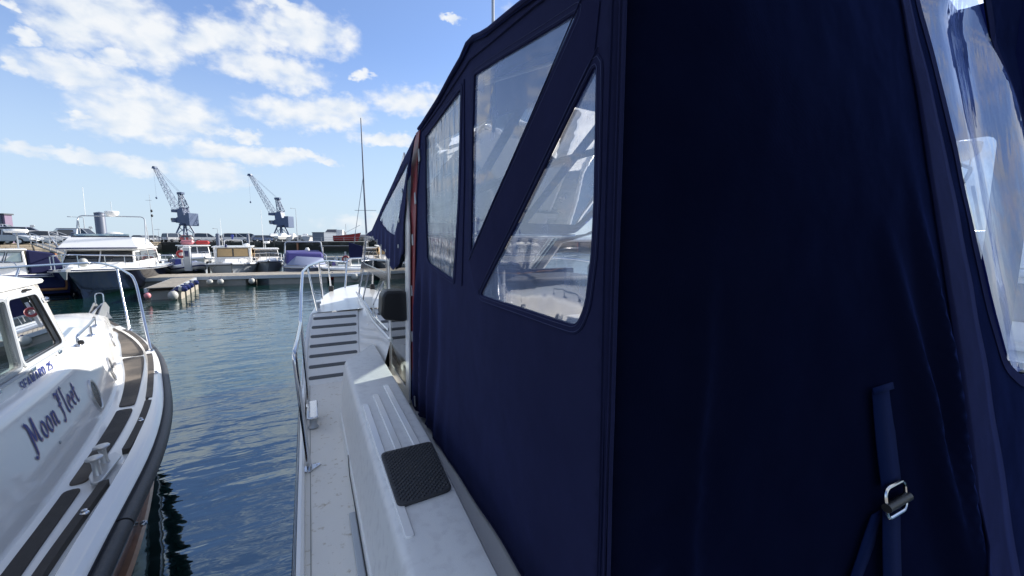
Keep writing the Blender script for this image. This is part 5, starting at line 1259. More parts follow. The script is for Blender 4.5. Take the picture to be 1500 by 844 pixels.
MB().prism([(-.03, yb + .15, 1.0), (.03, yb + .15, 1.0), (.12, yb + .35, 1.34), (-.12, yb + .35, 1.34)], [(-.03, yb + .22, 1.02), (.03, yb + .22, 1.02), (.12, yb + .42, 1.36), (-.12, yb + .42, 1.36)]).ob('anchor', 'galv', r1)
for sx in (-.62, .62): MB().tube([(sx, yb - 4.75, 1.95), (sx + .2, yb - 4.25, 1.55)], .012, 5).ob('wiper', 'black', r1)
for k, t in enumerate((.72, .80)):
    x = b_(t) * .93; y = -L1/2 + L1 * t
    MB().lathe([(.11, -.02), (.13, 0), (.11, .02), (.08, .025)], (x - .10, y - .2, .98), (1, .35, -.35), 16).ob('porthole', 'steel', r1, smooth=True)
MB().ball((-.25, yb - 1.05, 1.66), .17, 14, (1, 1, 1.2)).ob('deck_buoy', 'fender', r1, smooth=True)
MB().box((-.30, yb - 2.4, 1.53), (.30, yb - 1.9, 1.58)).ob('deck_hatch', 'glass_dark', r1, bevel=.02)
# 2. blue and white motor cruiser broadside on the far left
sx0 = at(103, 19.5, 0); bx0 = at(-190, 15.5, 0)
r2_, L2 = boat('aft_cockpit_cruiser', 'white-topped boat with royal blue hull and teak strake, far left edge behind Moon Fleet', 'motor boat', (bx0.x, bx0.y), (sx0.x, sx0.y))
b2, s2, _ = hull(r2_, L2, 3.3, .95, 1.25, 'royal_paint', 'gelcoat', rake=1.0)
for s_ in (1, -1): MB().tube([(s_ * (b2(t) * .99 + .015), -L2/2 + L2 * t, .28 + .1 * t) for t in frange(0, .7, 8)], .055, 8).ob('teak_strake', 'orange_wood', r2_, smooth=True)
house(r2_, -L2*.26, L2*.32, 1.30, .9, .95, 1.45, .5, .05, 'gelcoat_clean', 'coachroof', .15, {}, bev=.06)
house(r2_, -L2*.26, L2*.10, 1.32, 1.15, 1.3, 2.0, .6, .05, 'gelcoat_clean', 'wheelhouse', .12, {'star': [(.05, .27, .32, .88), (.33, .56, .32, .88), (.62, .9, .32, .88)], 'port': [(.06, .3, .32, .88), (.36, .6, .32, .88), (.66, .93, .32, .88)], 'front': [(.06, .48, .3, .85), (.53, .95, .3, .85)]}, roof=(.10, .07), glass='glass_clear')
MB().prism([(-1.25, -L2*.49, 1.0), (1.25, -L2*.49, 1.0), (1.3, -L2*.27, 1.0), (-1.3, -L2*.27, 1.0)], [(-1.0, -L2*.42, 1.85), (1.0, -L2*.42, 1.85), (1.2, -L2*.27, 2.0), (-1.2, -L2*.27, 2.0)]).ob('cockpit_canopy', 'canvas', r2_, bevel=.05)
for s_ in (1, -1):
    MB().prism([(s_ * 1.22, -L2*.02, 1.42), (s_ * 1.20, L2*.02 + .3, 1.42), (s_ * 1.12, L2*.02 + .3, 1.98), (s_ * 1.2, -L2*.02, 2.0)], [(s_ * 1.32, -L2*.02, 1.42), (s_ * 1.26, L2*.02 + .3, 1.42), (s_ * 1.18, L2*.02 + .3, 1.98), (s_ * 1.25, -L2*.02, 2.0)]).ob('window_cover', 'canvas', r2_)
rg2 = MB().tube([(.3, -1.2, 2.05), (.3, -1.2, 2.75)], .03, 6).ob('mast', 'galv', r2_)
MB().lathe([(.1, 0), (.34, .02), (.38, .10), (.34, .17), (.1, .19)], (.3, -1.2, 2.75), n=22).ob('radar_dome', 'gelcoat_clean', rg2, smooth=True)
for x in (-.8, .9): MB().lathe([(.10, 0), (.13, .06), (.10, .12)], (x, -.3, 2.06), n=14).ob('roof_vent', 'gelcoat_cream', r2_, smooth=True)
for y in (-2.4, .2): MB().tube(rnd([(-.4, y, 2.05), (-.4, y + .2, 2.55), (.5, y + .2, 2.55), (.5, y, 2.05)], .1), .02, 6).ob('roof_rail', 'steel', r2_, smooth=True)
pulpit(r2_, b2, s2, L2, .55, .30, 6, .018)
sc = MB(); rr = random.Random(8)
for k in range(9): x = b2(.33) + .012; y = -L2*.12 + k * .10; sc.box((1.33, y, 1.02 + rr.uniform(-.02, .01)), (1.345, y + .06, 1.08 + rr.uniform(0, .05)))
sc.ob('name_marks', 'blue_mark', r2_, kind='stuff')
# 3. pilothouse boat with tan curtains, bow against the pontoon
def bow_boat(name, label, cat, px_, d, z_, L_, skew=0.0):
    p = at(px_, d, z_); dirn = Vector((p.x, p.y, 0)).normalized(); dirn.rotate(Matrix.Rotation(skew, 4, 'Z'))
    return boat(name, label, cat, (p.x, p.y), (p.x + dirn.x * L_, p.y + dirn.y * L_))[0]
r3 = bow_boat('pilothouse_boat', 'grey-hulled pilothouse boat with tan curtains in its front windows, moored bow-on', 'motor boat', 339, 25.0, 1.2, 6.6, R(-3))
b3, s3, L3 = hull(r3, 6.6, 2.75, .85, 1.02, 'gelcoat_grey', 'gelcoat', rake=.3, flare=.35, t0=.62, pw=3.4)
house(r3, -2.6, 1.15, 1.12, 1.02, .95, 1.95, .12, .1, 'gelcoat', 'pilothouse', .05, {'front': [(.08, .48, .42, .93), (.52, .92, .42, .93)], 'star': [(.06, .34, .4, .92), (.4, .66, .4, .92), (.72, .94, .4, .92)], 'port': [(.06, .34, .4, .92), (.4, .66, .4, .92), (.72, .94, .4, .92)]}, glass='curtained', roof=(.16, .10))
house(r3, .9, 2.2, .85, .55, .98, 1.25, .4, 0, 'gelcoat_clean', 'fore_trunk', .1, {}, bev=.06)
for x in (-.95, .95): MB().tube([(x, 1.28, 1.0), (x * 1.05, 1.22, 1.95)], .04, 8).ob('corner_post', 'gelcoat', r3)
MB().tube(rnd([(-.55, -.5, 2.05), (-.5, -.4, 2.45), (.5, -.4, 2.45), (.55, -.5, 2.05)], .12), .03, 6).ob('roof_rail', 'steel', r3, smooth=True)
MB().lathe([(.16, 0), (.17, .1), (.1, .16)], (-.75, -.2, 2.05), n=16).ob('roof_lamp', 'gelcoat_clean', r3, smooth=True)
MB().lathe([(.05, 0), (.05, .22), (.09, .24), (.09, .36), (.03, .38)], (.05, -.6, 2.43), n=12).ob('mast_light', 'blue_mark', r3, smooth=True)
MB().box((.30, .9, 1.96), (.42, 1.2, 2.16)).ob('search_lamp', 'royal_paint', r3, bevel=.02)
MB().tube([(.7, -1.5, 2.0), (.72, -1.5, 3.9)], .012, 5).ob('aerial', 'gelcoat', r3)
MB().tube([(-.9, -1.5, 2.0), (-.9, -1.5, 3.0)], .012, 5).ob('aerial', 'gelcoat', r3)
for x, a in ((.5, 2.4), (-.4, 2.6)): MB().tube([(x, a, 1.1), (x * 2.2, 3.4, .62)], .014, 5).ob('mooring_line', 'rope', r3)
MB().tube([(0, 3.2, 1.0), (.02, 3.35, .35)], .02, 5).ob('stem_band', 'black', r3)
pulpit(r3, b3, s3, L3, .30, .74, 2, .014)
# 4. small white cruiser
r4 = bow_boat('small_cruiser', 'small white cruiser with dark wrap-round screen, moored bow-on right of the pilothouse boat', 'motor boat', 393, 26.5, 1.3, 6.2, R(2))
b4, s4, L4 = hull(r4, 6.2, 2.05, .9, 1.12, 'gelcoat_grey', 'gelcoat_clean', rake=.9, flare=.5)
house(r4, -2.4, 1.6, .85, .62, 1.0, 1.28, .6, 0, 'gelcoat_clean', 'fore_trunk', .14, {}, bev=.06)
house(r4, -2.3, .5, .85, .78, 1.2, 1.78, .42, .1, 'gelcoat_clean', 'wheelhouse', .08, {'front': [(.04, .32, .18, .86), (.36, .64, .18, .86), (.68, .96, .18, .86)], 'star': [(.1, .5, .25, .85), (.56, .92, .25, .85)], 'port': [(.1, .46, .25, .85), (.52, .92, .25, .85)]}, roof=(.10, .09))
MB().tube([(0, -.9, 1.86), (0, -.9, 2.3)], .03, 6).ob('mast', 'galv', r4); MB().lathe([(.05, 0), (.2, .02), (.2, .14), (.05, .17)], (-.1, -.9, 2.2), n=16).ob('radar_dome', 'gelcoat', r4, smooth=True)
MB().tube([(.1, -1.0, 1.86), (.12, -1.0, 4.6)], .014, 5).ob('aerial', 'gelcoat', r4)
for x in (-.6, .65, .8): MB().tube([(x, -1.5, 1.86), (x, -1.5, 2.4)], .012, 5).ob('rod_holder', 'black', r4)
pulpit(r4, b4, s4, L4, .5, .55, 4, .018)
# 5. open boat with purple-blue cover and hoop
r5 = bow_boat('covered_speedboat', 'speedboat under a purple-blue cover with a pale roll hoop, far side of the pontoon', 'motor boat', 452, 24.9, 1.1, 6.0, R(4))
b5, s5, L5 = hull(r5, 6.0, 2.6, .75, .85, 'cover_grey', 'gelcoat_grey', rake=.9, flare=.45, t0=.5)
MB().prism([(-1.15, -2.4, .85), (1.15, -2.4, .85), (1.15, .9, .85), (-1.15, .9, .85)], [(-1.12, -2.2, 1.72), (1.12, -2.2, 1.72), (1.05, .45, 1.60), (-1.05, .45, 1.60)]).ob('cockpit_cover', 'purple', r5, bevel=.12)
MB().prism([(-1.22, .75, .84), (1.22, .75, .84), (.3, 2.7, .88), (-.3, 2.7, .88)], [(-1.05, .70, 1.28), (.55, .70, 1.42), (.12, 2.2, .96), (-.2, 2.2, .96)]).ob('foredeck_cover', 'cover_grey', r5, bevel=.06)
MB().tube(rnd([(-1.22, -.35, .85), (-1.16, -.5, 1.45), (-1.08, -.6, 2.33), (1.08, -.6, 2.33), (1.16, -.5, 1.45), (1.22, -.35, .85)], .16), .045, 10).ob('roll_hoop', 'gelcoat_grey', r5, smooth=True)
for s_ in (1, -1):
    MB().tube(rnd([(s_ * 1.22, .6, .85), (s_ * 1.26, .6, 1.42), (s_ * 1.22, -.3, 1.5)], .2), .035, 8).ob('grab_rail', 'gelcoat_grey', r5, smooth=True)
MB().lathe([(.12, 0), (.15, .1), (.07, .24)], (-.2, -.3, 1.70), n=14).ob('cover_vent', 'gelcoat_cream', r5, smooth=True)
for s_, z in ((-1, .55), (-1, .2)): MB().lathe([(.02, -.28), (.12, -.2), (.12, .2), (.02, .28)], (s_ * 1.42, .9, z + .1), n=12).ob('hull_fender', 'navy_paint', r5, smooth=True)
# 6. inflatable with blue and white tube, by the pedestal
r6 = bow_boat('inflatable_boat', 'blue and white inflatable dinghy beside the pale service pedestal', 'dinghy', 290, 27.5, .7, 4.6, R(28))
tb = [(.85, -2.2, .42), (.88, 0, .45), (.8, 1.2, .52), (.45, 2.0, .66), (0, 2.3, .74), (-.45, 2.0, .66), (-.8, 1.2, .52), (-.88, 0, .45), (-.85, -2.2, .42)]
MB().tube(smooth_path(tb), .27, 14).ob('tube', 'gelcoat', r6, smooth=True)
MB().tube(smooth_path([(x * 1.28, y * 1.12, z + .02) for x, y, z in tb]), .05, 8).ob('rubbing_band', 'royal_paint', r6, smooth=True)
MB().prism([(-.3, -2.1, -.15), (.3, -2.1, -.15), (0, 2.2, .35), (0, 2.2, .35)], [(-.8, -2.1, .42), (.8, -2.1, .42), (.3, 1.8, .6), (-.3, 1.8, .6)]).ob('floor', 'royal_paint', r6)
MB().box((-.28, -.5, .45), (.28, .1, 1.15)).ob('console', 'royal_paint', r6, bevel=.06); MB().box((-.24, -1.2, .45), (.24, -.75, .85)).ob('seat', 'gelcoat', r6, bevel=.05)
MB().tube(rnd([(-.8, -1.9, .5), (-.7, -1.9, 1.35), (.7, -1.9, 1.35), (.8, -1.9, .5)], .2), .03, 8).ob('a_frame', 'steel', r6, smooth=True)
outboard(r6, 0, -2.2)
# 7. white motorboat behind it with red fenders on its roof
r7 = bow_boat('white_motorboat', 'white motorboat with red and pink fenders stowed on its wheelhouse roof', 'motor boat', 300, 31.5, 1.2, 6.5, R(10))
b7, s7, L7 = hull(r7, 6.5, 2.5, .85, 1.15, 'gelcoat', 'gelcoat_clean', rake=.9)
house(r7, -1.8, .9, 1.0, .85, 1.0, 1.95, .35, .1, 'gelcoat_clean', 'wheelhouse', .08, {'front': [(.06, .46, .42, .9), (.54, .94, .42, .9)], 'star': [(.1, .48, .45, .88), (.56, .92, .45, .88)], 'port': [(.1, .48, .45, .88), (.56, .92, .45, .88)]}, roof=(.15, .08))
pulpit(r7, b7, s7, L7, .4, .6, 3, .016)
def thing_on(mb, name, m, loc, label, cat, group=None, **k):
    o = mb.ob(name, m, **k); o.location = loc; return tag(o, label, cat, group)
def place_on(r_, v): return Matrix.Translation(r_.location) @ Matrix.Rotation(r_.rotation_euler.z, 4, 'Z') @ Vector(v)
thing_on(MB().lathe([(.02, -.5), (.18, -.36), (.18, .36), (.02, .5)], ax=(1, .2, 0), n=14), 'stowed_fender', 'red_buoy', place_on(r7, (-.55, -.3, 2.22)), 'red fender lying on the roof of the white motorboat', 'fender', smooth=True)
thing_on(MB().lathe([(.02, -.5), (.20, -.36), (.20, .36), (.02, .5)], ax=(1, -.1, 0), n=14), 'stowed_fender', 'pink', place_on(r7, (.42, -.5, 2.24)), 'pink fender lying on the roof of the white motorboat', 'fender', smooth=True)
thing_on(MB().ball((0, 0, 0), .18, 12), 'stowed_buoy', 'fender', place_on(r7, (.1, -.9, 2.55)), 'white buoy perched behind the red and pink roof fenders', 'buoy', smooth=True)
# 8-10. small open boats in the basin behind, and the sports boat behind the bow rail
def open_boat(name, label, px_, d, L_, B, m, ang, extra=0):
    p = at(px_, d, .4); r_ = root(name, label, 'small boat', (p.x, p.y, 0), ang)
    bb, ssh, _ = hull(r_, L_, B, .55, .72, m, 'gelcoat', rake=.6)
    if extra == 1:
        for k in range(2): MB().tube(rnd([(-B*.4, -L_*.1 + k*1.2, .6), (-B*.4, -L_*.1 + k*1.2, 1.05), (B*.4, -L_*.1 + k*1.2, 1.05), (B*.4, -L_*.1 + k*1.2, .6)], .1), .03, 6).ob('rail_hoop', 'steel', r_)
        MB().tube([(-B*.4, -L_*.3, 1.05), (-B*.4, L_*.3, 1.05)], .03, 6).ob('side_rail', 'steel', r_); MB().tube([(B*.4, -L_*.3, 1.05), (B*.4, L_*.3, 1.05)], .03, 6).ob('side_rail', 'steel', r_)
    if extra == 2:
        MB().prism([(-.5, 0, .6), (.5, 0, .6), (.45, .5, .6), (-.45, .5, .6)], [(-.45, 0, 1.25), (.45, 0, 1.25), (.4, .2, 1.25), (-.4, .2, 1.25)]).ob('windscreen', 'glass_dark', r_, bevel=.03)
        for s_ in (-1, 1): MB().box((s_*.4 - .2, -.9, .6), (s_*.4 + .2, -.45, 1.2)).ob('seat', 'gelcoat_cream', r_, bevel=.06)
    if extra == 3: MB().prism([(-B*.45, -L_*.4, .6), (B*.45, -L_*.4, .6), (B*.4, L_*.3, .7), (-B*.4, L_*.3, .7)], [(-.2, -L_*.35, .95), (.2, -L_*.35, .95), (.1, L_*.1, .9), (-.1, L_*.1, .9)]).ob('cover', 'cover_grey', r_, bevel=.05)
    outboard(r_, 0, -L_/2, .5); return r_
open_boat('open_workboat', 'low white workboat with hoop rails in the dark water below the wall', 262, 38, 5.5, 1.9, 'gelcoat', R(80), 1)
open_boat('covered_tender', 'small tender under a grey cover left of the inflatable dinghy', 256, 29.0, 3.6, 1.5, 'gelcoat_grey', R(95), 3)
open_boat('tender', 'small pale tender tied by the wall, right of the flybridge cruiser', 214, 37, 4.4, 1.6, 'gelcoat', R(60), 2)
r8 = open_boat('sports_boat', 'grey sports boat with cream seats and black bimini beyond the bow rail', 496, 30, 6.2, 2.2, 'gelcoat_grey', R(85), 2)
MB().box((-.95, -1.6, 1.95), (.95, 1.2, 2.03)).ob('bimini', 'black', r8, bevel=.03)
for y in (-1.4, 1.0):
    for x in (-.9, .9): MB().tube([(x, y, .7), (x, y, 1.96)], .02, 6).ob('bimini_leg', 'steel', r8)
r9 = open_boat('day_sailer', 'small white sailing boat with navy sail cover partly hidden by the windscreen', 534, 27, 6.0, 2.1, 'gelcoat', R(78), 0)
def inv(r_, v): return Matrix.Rotation(-r_.rotation_euler.z, 4, 'Z') @ (Vector(v) - r_.location)
mt = inv(r9, at(528.5, 27.5, py=173)); mbm = inv(r9, at(539.5, 27.5, .8)); hf = mbm.lerp(mt, .5) + Vector((.03, .03, 0))
MB().tube([mbm, hf, mt], [.075, .055, .032], 8).ob('mast', 'pile', r9, smooth=True)
MB().tube([mbm.lerp(mt, .62), mbm + Vector((0, 1.1, 0))], .018, 5).ob('stay', 'pile', r9)
MB().prism([(-.1, -1.8, 1.25), (.1, -1.8, 1.25), (.14, .9, 1.2), (-.14, .9, 1.2)], [(-.03, -1.8, 1.45), (.03, -1.8, 1.45), (.05, .9, 2.3), (-.05, .9, 2.3)]).ob('sail_cover', 'canvas', r9, bevel=.04)
MB().tube([mbm.lerp(mt, .37) + Vector((-.1, -.7, 0)), mbm.lerp(mt, .37) + Vector((.1, .7, 0))], .015, 6).ob('spreader', 'galv', r9)
hs_ = root('lifebuoy_post', 'red lifebuoy housing on the pontoon just beyond the bow rail', 'lifebuoy', (at(507, 25.3, .53).x, at(507, 25.3, .53).y, .53))
MB().tube([(.17 * math.cos(a * .314), -.1, .75 + .17 * math.sin(a * .314)) for a in range(20)], .055, 10, closed=True).ob('ring', 'red', hs_, smooth=True)
MB().box((-.05, -.03, 0), (.05, .05, 1.2)).ob('post', 'gelcoat_grey', hs_)
hs2 = root('lifebuoy_post', 'red lifebuoy on a white post left of the pale service pedestal', 'lifebuoy', (at(268, 27, .53).x, at(268, 27, .53).y, .53))
MB().tube([(.2 * math.cos(a * .314), -.1, 1.0 + .2 * math.sin(a * .314)) for a in range(20)], .07, 10, closed=True).ob('ring', 'red_buoy', hs2, smooth=True)
MB().box((-.05, -.03, 0), (.05, .05, 1.4)).ob('post', 'gelcoat', hs2)
ball_fender((at(487, 24.2, .3).x, at(487, 24.2, .3).y, .3), .2, 'orange-red ball fender under the pontoon edge beyond the bow rail', 'red_buoy')
ball_fender((at(520, 24.0, .3).x, at(520, 24.0, .3).y, .3), .2, 'white ball fender under the pontoon edge by the windscreen')
# mast seen against the sky, left of the enclosure
# neighbours to starboard, seen only through the enclosure's panes
nb = copy_tree(r1, (9.2, 4.2, 0), R(6), 'white flybridge cruiser showing hazily through the clear aft pane')
nb2 = copy_tree(r3, (6.8, 13.5, 0), R(150), 'pilothouse boat showing hazily through the triangular side pane')

# ================================================================== quay top: vehicles, lamps, signs
def car(kind, paint, label, loc, rz, group='cars parked along the quay'):
    r_ = root({'hatch': 'parked_car', 'van': 'parked_van', 'suv': 'parked_jeep', 'mpv': 'parked_people_carrier'}[kind], label, {'van': 'van'}.get(kind, 'car'), loc, rz, group)
    prof = {'hatch': dict(L=4.1, W=1.74, low=[(-2.05,.35),(-2.05,.85),(-1.9,.98),(.95,.95),(1.85,.78),(2.05,.62),(2.05,.32)], top=[(-1.95,.95),(-1.62,1.42),(-.9,1.50),(.0,1.48),(.95,.95)]),
            'mpv': dict(L=4.9, W=1.9, low=[(-2.45,.38),(-2.45,1.0),(-2.38,1.12),(1.35,1.08),(2.2,.88),(2.45,.7),(2.45,.35)], top=[(-2.38,1.1),(-2.25,1.86),(-1.6,1.93),(.35,1.90),(1.40,1.08)]),
            'van': dict(L=5.0, W=1.95, low=[(-2.5,.42),(-2.5,1.15),(-2.45,1.25),(1.6,1.20),(2.25,1.0),(2.5,.8),(2.5,.38)], top=[(-2.47,1.22),(-2.42,2.1),(-1.9,2.2),(.7,2.18),(1.55,1.20)]),
            'suv': dict(L=4.3, W=1.8, low=[(-2.1,.5),(-2.1,1.1),(-2.05,1.18),(.85,1.16),(1.9,1.1),(2.1,1.0),(2.1,.48)], top=[(-2.05,1.16),(-1.98,1.82),(-1.6,1.87),(.35,1.85),(.72,1.16)])}[kind]
    hw = prof['W'] / 2
    def ext(poly, w0, w1, name, m, par, bev=.06, zt_=None):
        zs = [p[1] for p in poly]; a, b_ = min(zs), max(zs); ww = lambda z: w0 + (w1 - w0) * (z - a) / (b_ - a)
        return MB().prism([(-ww(z), y, z) for y, z in poly], [(ww(z), y, z) for y, z in poly]).ob(name, m, par, bevel=bev)
    ext(prof['low'], hw, hw * .97, 'body', paint, r_, .07)
    tp = prof['top']; gh = ext(tp, hw * .95, hw * .76, 'greenhouse', 'car_glass', r_, .03)
    ty = tp[1:-1]
    MB().prism([(-hw * .78, ty[0][0] - .02, ty[0][1] - .04), (hw * .78, ty[0][0] - .02, ty[0][1] - .04), (hw * .78, ty[-1][0] + .04, ty[-1][1] - .03), (-hw * .78, ty[-1][0] + .04, ty[-1][1] - .03)],
               [(-hw * .70, ty[0][0] + .1, max(p[1] for p in ty) + .02), (hw * .70, ty[0][0] + .1, max(p[1] for p in ty) + .02), (hw * .70, ty[-1][0] - .1, max(p[1] for p in ty) + .01), (-hw * .70, ty[-1][0] - .1, max(p[1] for p in ty) + .01)]).ob('roof', paint, r_, bevel=.03)
    zt0, zt1 = tp[0][1] - .02, ty[0][1]
    for s_ in (1, -1):
        for y0, y1 in ((tp[0][0], tp[1][0]), (tp[-1][0], ty[-1][0]), (.0 if kind != 'van' else .55, -.03 if kind != 'van' else .5)):
            z1_ = ty[0][1] if y0 == tp[0][0] else (ty[-1][1] if y0 == tp[-1][0] else ty[-1][1])
            MB().prism([(s_ * hw * .93, y0 - .05, zt0), (s_ * hw * .965, y0 - .05, zt0), (s_ * hw * .965, y0 + .05, zt0), (s_ * hw * .93, y0 + .05, zt0)], [(s_ * hw * .75, y1 - .05, z1_ - .02), (s_ * hw * .785, y1 - .05, z1_ - .02), (s_ * hw * .785, y1 + .05, z1_ - .02), (s_ * hw * .75, y1 + .05, z1_ - .02)]).ob('pillar', paint, r_)
        if kind == 'van':
            MB().prism([(s_ * hw * .90, -2.4, 1.2), (s_ * hw * .97, -2.4, 1.2), (s_ * hw * .97, .4, 1.2), (s_ * hw * .90, .4, 1.2)], [(s_ * hw * .72, -2.35, 2.1), (s_ * hw * .80, -2.35, 2.1), (s_ * hw * .80, .35, 2.1), (s_ * hw * .72, .35, 2.1)]).ob('side_panel', paint, r_)
        for y in (-prof['L'] * .31, prof['L'] * .31):
            w_ = MB().lathe([(.20, -.10), (.31, -.09), (.325, 0), (.31, .09), (.20, .10)], (s_ * (hw - .08), y, .325), (1, 0, 0), 18).ob('wheel', 'tyre', r_, smooth=True)
            MB().lathe([(.19, 0), (.17, .02), (.05, .03)], (s_ * (hw + .005), y, .325), (s_, 0, 0), 12).ob('hubcap', 'steel_dull', w_)
        MB().box((s_ * hw * .72 - .16, prof['L']/2 - .07, .62), (s_ * hw * .72 + .16, prof['L']/2 + .015, .78)).ob('headlight', 'lamp_clear', r_, bevel=.02)
        MB().box((s_ * hw * .80 - .09, -prof['L']/2 - .012, .75), (s_ * hw * .80 + .09, -prof['L']/2 + .05, 1.0)).ob('tail_light', 'lamp_red', r_, bevel=.02)
        MB().box((s_ * hw * 1.0 - .02 + (.08 if s_ > 0 else -.12), .75, 1.0), (s_ * hw * 1.0 + .02 + (.12 if s_ > 0 else -.08), .87, 1.13)).ob('door_mirror', 'black', r_, bevel=.02)
    MB().box((-hw * .96, prof['L']/2 - .06, .33), (hw * .96, prof['L']/2 + .04, .50)).ob('bumper', 'black', r_, bevel=.03)
    MB().box((-hw * .96, -prof['L']/2 - .04, .35), (hw * .96, -prof['L']/2 + .06, .52)).ob('bumper', 'black', r_, bevel=.03)
    MB().box((-.26, prof['L']/2 + .04, .40), (.26, prof['L']/2 + .055, .50)).ob('number_plate', 'lamp_clear', r_)
    return r_
for nm, c in (('paint_white', (.7, .7, .7)), ('paint_silver', (.42, .44, .46)), ('paint_grey', (.16, .17, .19)), ('paint_dark', (.02, .022, .027)), ('paint_red', (.35, .03, .03)), ('paint_blue', (.04, .07, .16)), ('paint_lilac', (.36, .37, .46))):
    M[nm] = mat(nm, c, .22, coat=.8)
QG = QZ - .05
def qcar(px_, d, kind, paint, label, rel):
    p = at(px_, d, QG); return car(kind, paint, label, (p.x, p.y, QG), R(rel))
# angles: heading of the nose, degrees anticlockwise from the boats' heading
qcar(1, 46, 'van', 'paint_white', 'white van at the far left edge under the grey building', -78)
qcar(16, 40, 'hatch', 'paint_silver', 'silver hatchback in front of the white van, far left', -100)
qcar(43, 47, 'mpv', 'paint_lilac', 'lilac-grey people carrier, tallest between the white van and the jeep', -70)
qcar(62, 50, 'hatch', 'paint_grey', 'grey hatchback nosing right of the people carrier', -72)
qcar(74, 48, 'hatch', 'paint_white', 'white hatchback just left of the dark jeep', -68)
qcar(85, 50, 'hatch', 'paint_silver', 'silver hatchback in front of the dark jeep', -62)
qcar(97, 56, 'suv', 'paint_dark', 'dark boxy jeep with upright windscreen left of the tall pile', -150)
qcar(119, 62, 'van', 'paint_white', 'small white van behind the short pile', -100)
qcar(210, 92, 'hatch', 'paint_grey', 'grey car right of the radar arch', -110)
qcar(229, 95, 'hatch', 'paint_silver', 'pale car between the radar arch and the left crane', -60)
qcar(258, 92, 'mpv', 'paint_silver', 'silver people carrier just left of the left crane legs', -40)
qcar(280, 92, 'hatch', 'paint_red', 'red hatchback under the left crane', -70)
qcar(303, 91, 'mpv', 'paint_white', 'white estate between the red hatchback and the grey pile', -70)
qcar(330, 96, 'hatch', 'paint_grey', 'grey car just right of the grey pile', -60)
qcar(346, 92, 'mpv', 'paint_white', 'white people carrier above the pilothouse roof', -75)
qcar(367, 95, 'mpv', 'paint_dark', 'dark van right of the pilothouse roof', -90)
qcar(384, 92, 'hatch', 'paint_blue', 'blue car above the small white cruiser', -65)
qcar(394, 94, 'hatch', 'paint_dark', 'black car left of the right crane', -70)
def lamp_post(px_, d, py_, label, arm=1.4, kind='lamp'):
    p = at(px_, d, QG); h = at(px_, d, py=py_).z - QG
    r_ = root('lamp_post', label, 'lamp post', (p.x, p.y, QG), R(30))
    MB().tube([(0, 0, 0), (0, 0, h)], [.09, .05], 8).ob('column', 'galv', r_, smooth=True)
    if arm:
        MB().tube(rnd([(0, 0, h - .1), (0, 0, h + .12), (-arm, 0, h + .18)], .2), .035, 6).ob('arm', 'galv', r_, smooth=True)
        MB().box((-arm - .5, -.12, h + .12), (-arm, .12, h + .24)).ob('lantern', 'galv', r_, bevel=.04)
    else: MB().box((-.25, -.1, h - .1), (.25, .1, h + .25)).ob('lantern', 'galv', r_, bevel=.03)
lamp_post(126.5, 70, 320, 'slim lamp post with short arm left of the tall pile')
lamp_post(135.5, 75, 334, 'short lamp post hard by the tall pile', 0)
lamp_post(436, 110, 307, 'tall slim lamp post right of the right crane', .9)
lamp_post(320, 100, 336, 'small lamp post between the two cranes', .5)
lamp_post(50.5, 70, 332, 'little sign post above the people carrier', 0)
def signal_mast(px_, d, py_, label, balls):
    p = at(px_, d, QG); h = at(px_, d, py=py_).z - QG
    r_ = root('signal_mast', label, 'mast', (p.x, p.y, QG)); MB().tube([(0, 0, 0), (0, 0, h)], [.09, .03], 6).ob('pole', 'galv', r_, smooth=True)
    for z in balls: MB().ball((.12, 0, h * z), .30, 10, (.7, .7, 1)).ob('signal_shape', 'black', r_, smooth=True)
    MB().tube([(-.7, 0, h * .88), (.3, 0, h * .88)], .03, 5).ob('crosstree', 'galv', r_)
signal_mast(225.5, 88, 286, 'tall slim mast with two black shapes left of the left crane', (.66, .56))
signal_mast(233.5, 90, 334, 'short bare mast left of the left crane', ())
# stone shelter wall / building at the far left and sheds, cottages on the right
def building(name, label, px0, px1, d, py_top, depth, m, roofm=None, ridge=0.0, wins=0, rz=None):
    a = at(px0, d, QG); b_ = at(px1, d, QG); dd = b_ - a; L_ = dd.length; h = at((px0 + px1) / 2, d, py=py_top).z - QG
    r_ = root(name, label, 'building', (a.x, a.y, QG), math.atan2(dd.y, dd.x))
    MB().box((0, 0, 0), (L_, depth, h)).ob('walls', m, r_)
    if ridge: MB().add([(-.2, -.3, h), (L_ + .2, -.3, h), (L_ + .2, depth + .3, h), (-.2, depth + .3, h), (-.2, depth / 2, h + ridge), (L_ + .2, depth / 2, h + ridge)], [(0, 1, 5, 4), (2, 3, 4, 5), (0, 4, 3), (1, 2, 5), (3, 2, 1, 0)]).ob('roof', roofm, r_)
    else: MB().box((-.15, -.15, h), (L_ + .15, depth + .15, h + .2)).ob('roof', roofm or m, r_)
    for k in range(wins):
        x = L_ * (k + .5) / wins; w_ = MB().box((x - .55, -.06, h * .38), (x + .55, .0, h * .72)).ob('window_frame', 'gelcoat', r_)
        MB().box((x - .46, -.075, h * .42), (x + .46, -.062, h * .68)).ob('window_glass', 'car_glass', w_)
    return r_, L_, h
rb_, Lb, hb_ = building('harbour_building', 'dark grey and mauve building rising at the far left edge', -60, 12, 60, 315, .9, 'mauve', 'slate')
MB().box((.2, -.12, hb_ * .45), (Lb - .35, -.02, hb_ * .97)).ob('dark_upper_panel', 'pile', rb_)
MB().box((Lb * .55, -.16, hb_ * .60), (Lb - 1.6, -.125, hb_ * .66)).ob('sill_band', 'galv', rb_)
building('storage_shed', 'flat-roofed blue-grey shed left of the white gabled house', 458, 475, 150, 341, 12, 'shed')
building('gabled_house', 'white gabled house with dark roof, left one behind the quay', 474, 487, 170, 345, 9, 'render_wall', 'slate', 2.6, 3)
